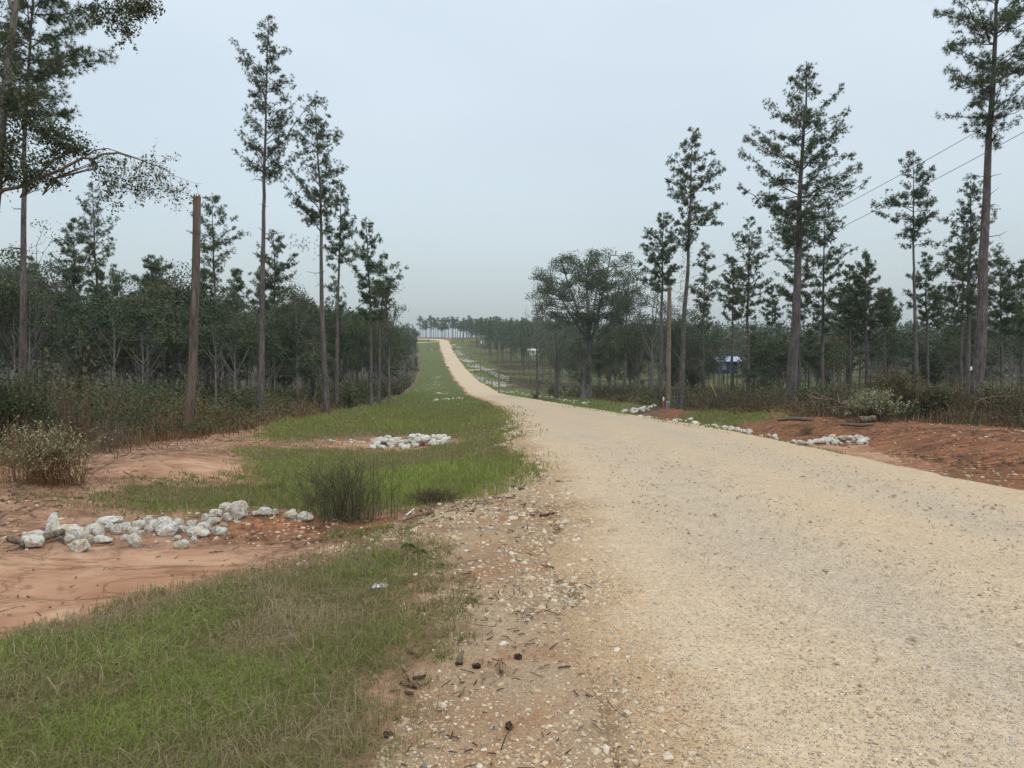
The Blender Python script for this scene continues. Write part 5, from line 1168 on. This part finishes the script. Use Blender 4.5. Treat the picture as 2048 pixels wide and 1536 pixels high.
# ------------------------------------------------------------------ logs, sticks, scrap
def stick(name, lab, pts, radii, mat, cat='stick', n=8, group=None, lift=0.0, ridge=.12):
    P = [np.array(q) for q in pts]; P = np.array(P); g0 = P.mean(0); g0[2] = P[:, 2].min()
    tt = np.linspace(0, 1, len(P)); q = np.linspace(0, 1, 14); V = np.stack([np.interp(q, tt, P[:, i]) for i in range(3)], 1); V[1:-1] += rng.normal(0, radii[0]*.10, (12, 3))
    b = Buf(); tube(b, V-g0, np.interp(q, np.linspace(0, 1, len(radii)), radii)*(1+rng.normal(0, ridge*.6, 14)), n)
    return tag(obj(name, b, mat, loc=g0, smooth=True), lab, cat, group)
def gp(px, py, up=0.0):
    p = at(px, py); return np.array([p.x, p.y, p.z+up])
stick('log', 'weathered brown log lying among the white rocks at the left of the near dam', [gp(40, 1098, .04), gp(75, 1092, .06), gp(126, 1080, .09)], [.035, .045, .035], M['deadwood'], 'log')
stick('log_stub', 'dark rotten log stub left of the weathered log', [gp(18, 1083, .03), gp(44, 1090, .02)], [.03, .02], M['deadwood'], 'log')
stick('stick', 'pale debarked stick on the soil between rocks and olive grass patch', [gp(236, 999, .02), gp(258, 997, .02)], [.016, .014], M['white'] if 0 else M['chip'], 'stick')
stick('broken_branch', 'orange-brown broken branch lying on soil right of the twiggy bush', [gp(806, 1047, .03), gp(835, 1038, .05), gp(866, 1029, .03)], [.014, .022, .016], M['chip'], 'branch')
stick('stick', 'short whitish stick above the orange-brown broken branch', [gp(812, 1036, .03), gp(828, 1026, .05)], [.012, .012], M['rock'], 'stick')
stick('stick', 'brown stick on the gravel shoulder level with the broken branch, by the road', [gp(1080, 1035, .02), gp(1108, 1030, .02)], [.014, .012], M['darkchip'], 'stick')
stick('stick', 'grey-brown stick below the white scrap, half in the grass', [gp(752, 1212, .02), gp(800, 1202, .03)], [.008, .011], M['chip'], 'stick')
stick('wood_chunk', 'pale split wood piece, topmost of the three at the grass edge', [gp(815, 1309, .02), gp(843, 1315, .02)], [.012, .010], M['chip'], 'wood piece')
stick('wood_chunk', 'long splintered board piece standing out of the wood pile at the grass edge', [gp(806, 1352, .05), gp(828, 1378, .02)], [.012, .009], M['chip'], 'wood piece')
for k, (a_, c_) in enumerate([((800, 1372), (836, 1382)), ((815, 1366), (852, 1360)), ((820, 1378), (860, 1372)), ((812, 1392), (826, 1396))]):
    stick('wood_chunk', 'brown rotten wood piece heaped at the grass edge by the splintered board piece', [gp(*a_, .015), gp(*c_, .02)], [.011, .008], M['darkchip'] if k % 2 else M['chip'], 'wood piece', group='rotten wood pieces at the grass edge')
stick('wood_chunk', 'squarish wood chip standing up on the gravel left of the road edge', [gp(1003, 1352, .02), gp(1000, 1336, .05)], [.013, .012], M['chip'], 'wood piece')
stick('wood_chunk', 'grey upright wood wedge on the gravel above the pile of wood pieces', [gp(918, 1332, .01), gp(926, 1318, .05)], [.022, .008], M['deadwood'], 'wood piece')
stick('stick', 'thin pale stick slanting on the gravel below the wood wedge', [gp(918, 1398, .01), gp(930, 1384, .02)], [.006, .005], M['chip'], 'stick')
stick('stick', 'long dark thin twig slanting on the gravel near the bottom of the photo', [gp(1002, 1506, .01), gp(1012, 1480, .015), gp(1024, 1464, .02)], [.003, .003], M['darkchip'], 'twig', 4)
stick('stick', 'reddish dark twig lying on the road surface near the bottom', [gp(1215, 1432, .07), gp(1228, 1448, .07), gp(1248, 1464, .07)], [.0025, .002], M['darkchip'], 'twig', 4)
for i, (px, py, lab) in enumerate([(1036, 1318, 'dark pine cone on the gravel nearest the road edge'), (953, 1337, 'weathered grey pine cone beside the wood wedge'), (1018, 1458, 'pine cone near the bottom by the long dark twig'), (776, 1476, 'dark pine cone at the edge of the grass near the bottom')]):
    p = at(px, py); e = empty('pine_cone', p, lab, 'pine cone', rz=random.uniform(0, 3)); e.scale = (.68,)*3; b = Buf(); tube(b, [(-.035, 0, .018), (-.02, 0, .02), (.01, 0, .02), (.035, 0, .016)], [.006, .014, .015, .005], 7); obj('core', b, M['darkchip'], e)
    b = Buf(); n = 60; k = np.arange(n); x = -.035+.07*k/n; r = np.interp(x, [-.035, -.01, .02, .035], [.010, .024, .020, .007]); a = k*2.4
    C = np.stack([x, np.cos(a)*r, .02+np.sin(a)*r*.9], 1); leaves(b, C, .018, .4, asp=.9); obj('scales', b, M['darkchip'], e)
# crumpled white scrap
p = at(760, 1178); b = Buf(); n = 9; U, V_ = np.meshgrid(np.linspace(-.5, .5, n), np.linspace(-.5, .5, 6)); Zc = .02+fbm(U*3, V_*3, .6, 3, 8)*.07
Vt = np.stack([U*.13*(1-.3*np.abs(V_)), V_*.09+U*.02, Zc*.6], -1).reshape(-1, 3); i = np.arange(5)[:, None]*n; j = np.arange(n-1)[None]
b.add(Vt, np.stack([i+j, i+j+1, i+n+j+1, i+n+j], -1).reshape(-1, 4)); b.add(Vt-np.array([0, 0, .006]), np.stack([i+j, i+n+j, i+n+j+1, i+j+1], -1).reshape(-1, 4))
tag(obj('paper_scrap', b, M['paper'], loc=p+Vector((0, 0, .01))), 'crumpled white scrap of litter at the edge of the grass', 'litter')
# right bank logs and the fallen branchy top
def yp(px, py, Y): return np.array(PY(px, py, Y))
c = at(1670, 848); Yl = c.y
stick('log', 'pale grey cut log lying at the foot of the yellow-green bush', [gp(1722, 852, .22), gp(1750, 850, .22)], [.11, .11], M['rock'] if 0 else M['deadwood'], 'log')
stick('log', 'long dark log lying on the clay below the fallen branches', [gp(1682, 856, .12), gp(1722, 858, .12), gp(1748, 856, .12)], [.05, .06, .04], M['deadwood'], 'log')
stick('log', 'brown log on the ground left of the fallen branches', [gp(1556, 850, .2), gp(1590, 850, .25), gp(1625, 851, .2)], [.05, .08, .06], M['deadwood'], 'log')
stick('stick', 'short pale stick lying on the clay bank near the right edge', [gp(1946, 868, .05), gp(1962, 860, .14)], [.03, .025], M['deadwood'], 'stick')
Yf = 27.0; b = Buf(); g0 = np.array(gnd(PY(1650, 840, Yf).x, Yf))
for pts, r in [([(1598, 832), (1608, 812), (1620, 793), (1626, 782), (1624, 773)], .035), ([(1638, 826), (1628, 808), (1622, 796), (1612, 786)], .03), ([(1618, 792), (1640, 798), (1664, 800), (1690, 811), (1735, 816)], .04), ([(1630, 786), (1655, 796), (1680, 805), (1694, 812)], .03),
               ([(1678, 806), (1676, 790), (1670, 775), (1664, 764)], .026), ([(1702, 808), (1701, 790), (1697, 772), (1680, 758)], .026), ([(1655, 815), (1700, 812)], .02), ([(1640, 798), (1652, 786), (1646, 778)], .015)]:
    tube(b, [yp(a, c, Yf+random.uniform(-.3, .3))-g0 for a, c in pts], np.linspace(r, r*.4, len(pts)), 6)
tag(obj('fallen_branches', b, M['deadwood'], loc=g0), 'tangle of bare crooked fallen branches on the right bank before the brush', 'branches')
b = Buf(); g0 = np.array(gnd(PY(540, 835, 27).x, 27)); tube(b, [yp(a, c, 27)-g0 for a, c in [(528, 838), (538, 822), (552, 806), (568, 799), (585, 797)]], [.02, .018, .015, .012, .006], 5); tube(b, [yp(a, c, 27)-g0 for a, c in [(565, 822), (578, 812), (590, 806)]], [.01, .008, .004], 4)
tag(obj('bent_branch', b, M['deadwood'], loc=g0), 'bare branch arching out of the brush right of the tallest left pine', 'branch')
b = Buf(); g0 = np.array(gnd(PY(460, 800, 26).x, 26)); tube(b, [yp(a, c, 26)-g0 for a, c in [(444, 804), (456, 792), (475, 783), (495, 774)]], [.022, .018, .012, .006], 5)
tag(obj('bent_branch', b, M['deadwood'], loc=g0), 'bare branch slanting over the brush between the bare trunk and the tallest left pine', 'branch')
b = Buf(); g0 = np.array(gnd(PY(1980, 830, 24).x, 24)); tube(b, [yp(a, c, 24)-g0 for a, c in [(1948, 806), (1965, 798), (1985, 793), (2030, 792)]], [.02, .025, .02, .01], 5)
tag(obj('bent_branch', b, M['deadwood'], loc=g0), 'dark bare branch lying over the brush near the right edge of the photo', 'branch')

# ------------------------------------------------------------------ power line
def pole(px, base_py, top_py, Y, lab, w_=.13, white=False, grp=None):
    x = PY(px, 750, Y).x; g = gnd(x, Y); h = PY(px, top_py, Y).z-g.z; e = empty('utility_pole', g, lab, 'utility pole', grp)
    b = Buf(); tube(b, [(0, 0, -.4), (0, 0, h*.5), (0, 0, h)], [w_*1.12, w_, w_*.85], 12); obj('pole', b, M['pole'], e, True)
    b = Buf(); tube(b, [(0, 0, h), (0, 0, h+.1)], [.02, .02], 6); tube(b, [(0, 0, h+.08), (0, 0, h+.14), (0, 0, h+.2), (0, 0, h+.24)], [.06, .04, .055, .02], 8); obj('insulator', b, M['greyplastic'], e, True)
    if white:
        b = Buf(); tube(b, [(.28, 0, h-1.6), (.28, 0, h-.7)], [.2, .2], 12); tube(b, [(0, 0, h-1.1), (.28, 0, h-1.1)], [.03, .03], 5); obj('transformer', b, M['white'], e)
    return e, np.array([x, Y, g.z+h])
e, ptop = pole(1337, 800, 577, 58, 'bare wooden utility pole near the road right of the ditch rocks', .175)
h = ptop[2]-e.location.z
b = Buf(); tube(b, [(-.2, 0, h-.05), (-.05, 0, h+.05), (.18, 0, h-.15), (.8, 0, h-.35), (1.3, 0, h-.2)], [.012]*5, 5); obj('cable_loop', b, M['cable'], e)
b = Buf(); tube(b, [(-.17, 0, 3.2), (-.17, 0, 4.6)], [.03, .03], 6); obj('conduit', b, M['greyplastic'], e)
fps = []
for (px, by, ty, Y, lab, wh) in [(998, 765, 684, 146, 'second utility pole, in front of the white rail fence', False), (961, 727, 678, 262, 'third utility pole, with a white transformer, right of the far road', True), (941, 706, 667, 330, 'fourth utility pole, thin and plain on the far slope', False), (926, 697, 667, 372, 'fifth utility pole, nearest the far treeline', False), (858, 696, 677, 395, 'lone utility pole left of the far road', False)]:
    ee, tp_ = pole(px, by, ty, Y, lab, .16, wh)
    if px > 900: fps.append(tp_)
def wire(a, c, sag, name, lab, r=.012):
    a = np.array(a); c = np.array(c); q = np.linspace(0, 1, 40)[:, None]; P = a+(c-a)*q; P[:, 2] -= (4*q*(1-q)*sag)[:, 0]
    b = Buf(); tube(b, P-a, [r]*40, 4); tag(obj(name, b, M['cable'], loc=a), lab, 'wire')
nx = np.array(PY(2300, 60, 20)); nx2 = np.array(PY(2300, 125, 20))
wire(ptop+np.array([0, 0, .2]), nx, .6, 'power_line', 'upper wire rising from the near utility pole to the upper right', .011)
wire(ptop-np.array([0, 0, .9]), nx2, .6, 'power_line', 'lower wire rising from the near utility pole to the upper right', .011)
prev = ptop
for i, q in enumerate(fps):
    wire(prev+np.array([0, 0, .2]), q+np.array([0, 0, .2]), 1.2, 'power_line', ['wire from the near utility pole to the pole by the rail fence', 'wire from the pole by the rail fence to the transformer pole', 'wire from the transformer pole to the fourth pole', 'wire between the two farthest right-hand poles'][i], .010); prev = q
ga = PY(1445, 775, 52); ga = gnd(ga.x, 52); gtop = ptop-np.array([0, 0, .6]); gav = np.array(ga)
b = Buf(); tube(b, [gtop-gav, (0, 0, 0)], [.009, .009], 4); e = empty('guy_wire', ga, 'slanting guy wire of the near utility pole with a yellow guard sleeve', 'guy wire'); obj('wire', b, M['cable'], e)
d = (gtop-gav)/np.linalg.norm(gtop-gav); b = Buf(); tube(b, [d*1.0, d*2.2], [.024, .024], 8); obj('guard_sleeve', b, M['yellow'], e)

# marker post and pedestal by the pole
p = at(1327, 812); p = gnd(PY(1327, 800, 54).x, 54); b = Buf(); e = empty('marker_post', p, 'orange marker post with a white cap beside the utility pole', 'marker post')
tube(b, [(0, 0, -.1), (0, 0, .62)], [.045, .045], 10); obj('post', b, M['orange'], e, True); b = Buf(); tube(b, [(0, 0, .62), (0, 0, .75), (0, 0, .86), (0, 0, .9)], [.055, .07, .06, .02], 12); obj('cap', b, M['white'], e, True)
def box(b, x0, x1, y0, y1, z0, z1, tint=.5, bev=0):
    V = [(x, y, z) for z in (z0, z1) for y in (y0, y1) for x in (x0, x1)]
    b.add(V, [[0, 2, 3, 1], [4, 5, 7, 6], [0, 1, 5, 4], [2, 6, 7, 3], [0, 4, 6, 2], [1, 3, 7, 5]], tint)
p = gnd(PY(1336, 800, 53).x, 53); e = empty('utility_pedestal', p, 'grey utility pedestal at the foot of the utility pole', 'pedestal')
b = Buf(); box(b, -.12, .12, -.12, .12, -.1, .5); obj('body', b, M['greyplastic'], e); b = Buf(); V = [(-.14, -.14, .5), (.14, -.14, .5), (.14, .14, .5), (-.14, .14, .5), (-.09, -.09, .6), (.09, -.09, .6), (.09, .09, .6), (-.09, .09, .6)]
b.add(V, [[0, 3, 2, 1], [4, 5, 6, 7], [0, 1, 5, 4], [1, 2, 6, 5], [2, 3, 7, 6], [3, 0, 4, 7]]); obj('lid', b, M['greyplastic'], e)

# ------------------------------------------------------------------ rail fence, gate, culvert
fa = at(951, 735); fb_ = at(1018, 764); print('fence', fa, fb_)
e = empty('rail_fence', fa, 'white three-rail fence climbing the slope right of the far road', 'fence')
n = 12; zoff = [ .40, .90, 1.40 ]; Pf = [gnd(fa.x+(fb_.x-fa.x)*t, fa.y+(fb_.y-fa.y)*t)-fa for t in np.linspace(0, 1, n)]
for z in zoff:
    b = Buf()
    for i in range(n-1):
        a = np.array(Pf[i]); c = np.array(Pf[i+1]); up = np.array([0, 0, 1.]); s_ = np.cross(c-a, up); s_ /= np.linalg.norm(s_); s_ *= .035; q = []
        for pnt in (a, c):
            for (u, v) in ((-1, z-.075), (1, z-.075), (1, z+.075), (-1, z+.075)): q.append(pnt+s_*u+up*v)
        b.add(q, [[0, 1, 2, 3], [7, 6, 5, 4], [0, 4, 5, 1], [1, 5, 6, 2], [2, 6, 7, 3], [3, 7, 4, 0]])
    obj('rail', b, M['white'], e)
for i in range(n):
    b = Buf(); q = Pf[i]; tube(b, [(q.x, q.y+.12, q.z-.3), (q.x, q.y+.12, q.z+1.5)], [.05, .05], 6); obj('post', b, M['deadwood'] if i else M['white'], e)
gx = gnd(PY(985, 700, 190).x, 190); e = empty('farm_gate', gx, 'white tubular farm gate behind the white rail fence', 'gate'); b = Buf()
for z in (.3, .6, .9, 1.2, 1.45): tube(b, [(0, 0, z), (3.6, 0, z)], [.035, .035], 6)
obj('bars', b, M['white'], e); b = Buf(); tube(b, [(-.1, 0, -.2), (-.1, 0, 1.8)], [.1, .1], 8); obj('post', b, M['deadwood'], e); b = Buf(); tube(b, [(3.7, 0, -.2), (3.7, 0, 1.8)], [.1, .1], 8); obj('post', b, M['deadwood'], e)
for (px, py, r, lab) in [(951, 744, .45, 'black culvert pipe mouth under the driveway by the rail fence'), (910, 697, .5, 'black culvert pipe mouth near the crest right of the road'), (868, 701, .5, 'black culvert pipe mouth on the left verge of the far road')]:
    p = at(px, py); b = Buf(); a = np.linspace(0, 2*math.pi, 17)[:-1]; V = []
    for (yy, rr) in ((-1.2, r), (1.5, r), (1.5, r*.86), (-1.2, r*.86)): V += [(math.cos(t)*rr, yy, math.sin(t)*rr+r*.55) for t in a]
    Fc = [[i*16+j, i*16+(j+1) % 16, ((i+1) % 4)*16+(j+1) % 16, ((i+1) % 4)*16+j] for i in range(4) for j in range(16)]
    b.add(V, Fc); tag(obj('culvert_pipe', b, M['pipe'], loc=p), lab, 'pipe')

# ------------------------------------------------------------------ houses
def house(name, lab, px, Y, L, D, hw, hr, roofm, wallm, rz=0, base=None, door=True, cat='cabin', lift=0):
    g = gnd(PY(px, 730, Y).x, Y, lift); e = empty(name, g, lab, cat, rz=rz)
    b = Buf(); box(b, -L/2, L/2, -D/2, D/2, -.8, hw)
    V = [(-L/2, -D/2, hw), (-L/2, D/2, hw), (-L/2, 0, hw+hr*.96), (L/2, -D/2, hw), (L/2, D/2, hw), (L/2, 0, hw+hr*.96)]; b.add(V, [[0, 1, 2], [3, 5, 4]]); obj('wall', b, wallm, e)
    b = Buf(); o = .5
    for s in (-1, 1):
        q = [(-L/2-o, s*(D/2+o), hw-hr*.18), (L/2+o, s*(D/2+o), hw-hr*.18), (L/2+o, 0, hw+hr), (-L/2-o, 0, hw+hr)]; q2 = [(x, y, z+.1) for x, y, z in q]
        b.add(q+q2, [[0, 1, 2, 3], [7, 6, 5, 4], [0, 4, 5, 1], [1, 5, 6, 2], [2, 6, 7, 3], [3, 7, 4, 0]])
        for k in range(int(L/.6)):
            x = -L/2-o+.3+k*.6; b.add([(x, s*(D/2+o), hw-hr*.18+.1), (x+.05, s*(D/2+o), hw-hr*.18+.1), (x+.05, 0, hw+hr+.1), (x, 0, hw+hr+.1), (x, s*(D/2+o), hw-hr*.18+.15), (x+.05, s*(D/2+o), hw-hr*.18+.15), (x+.05, 0, hw+hr+.15), (x, 0, hw+hr+.15)], [[4, 5, 6, 7], [0, 4, 7, 3], [1, 2, 6, 5], [0, 1, 5, 4]])
    obj('roof', b, roofm, e)
    b = Buf(); box(b, -L*.28, -L*.28+.9, -D/2-.04, -D/2, 0, 2.0); obj('door', b, M['door'], e)
    for wx in (.05, .28):
        b = Buf(); box(b, L*wx, L*wx+1.0, -D/2-.03, -D/2, .9, 1.9); w_ = obj('window', b, M['glass'], e)
    return e, g
hy = 150
e, g = house('cabin', 'small dark blue cabin with a blue metal roof in the right woods', 1451, hy, 4.2, 3.4, 1.75, .75, M['blueroof'], M['bluewall'], lift=PY(1450, 739, hy).z-gnd(PY(1450, 741, hy).x, hy).z)
for x in (-1.9, 0, 1.9):
    for y in (-1.5, 1.5): b = Buf(); tube(b, [(x, y, -3.0), (x, y, -.7)], [.12, .12], 6); obj('pier', b, M['deadwood'], e)
house('house', 'white low house glimpsed through the far pines', 1071, 372, 7, 5, 1.5, .9, M['white'], M['white'], door=False, cat='house', lift=.6)
p = gnd(PY(1942, 738, 56).x, 56); e = empty('white_box', p, 'small white box sign among the brush left of the huge right trunk', 'sign'); hz = PY(1942, 737, 56).z-p.z
b = Buf(); box(b, -.2, .2, -.05, .05, hz-.14, hz+.14); obj('panel', b, M['white'], e); b = Buf(); tube(b, [(0, .08, -.1), (0, .08, hz)], [.04, .04], 6); obj('post', b, M['deadwood'], e)

for px, Y, h in ((1440, 118, 13), (1462, 126, 12), (1474, 112, 11)):
    x = PY(px, 720, Y).x; place(('t', px % 4), x, Y, h/10, 1.0, 'slender tree standing in front of the blue-roofed cabin', 'tree', 'slender trees before the cabin')
# ------------------------------------------------------------------ haze
HAZE = 0.00026
if HAZE:
    m, t = newmat('haze_air'); v = N(t, 'ShaderNodeVolumePrincipled'); v.inputs['Density'].default_value = HAZE; v.inputs['Color'].default_value = (.80, .88, .95, 1); v.inputs['Anisotropy'].default_value = .2
    t.links.new(v.outputs[0], N(t, 'ShaderNodeOutputMaterial').inputs['Volume'])
    b = Buf(); box(b, -2700, 2700, -2700, 2700, -13, 32); tag(obj('haze', b, m), 'thin pale mist in the air over the far trees', 'haze', kind='stuff')
    S.cycles.volume_bounces = 0
print('objects', len(bpy.data.objects), 'polys', sum(len(m.polygons) for m in bpy.data.meshes))
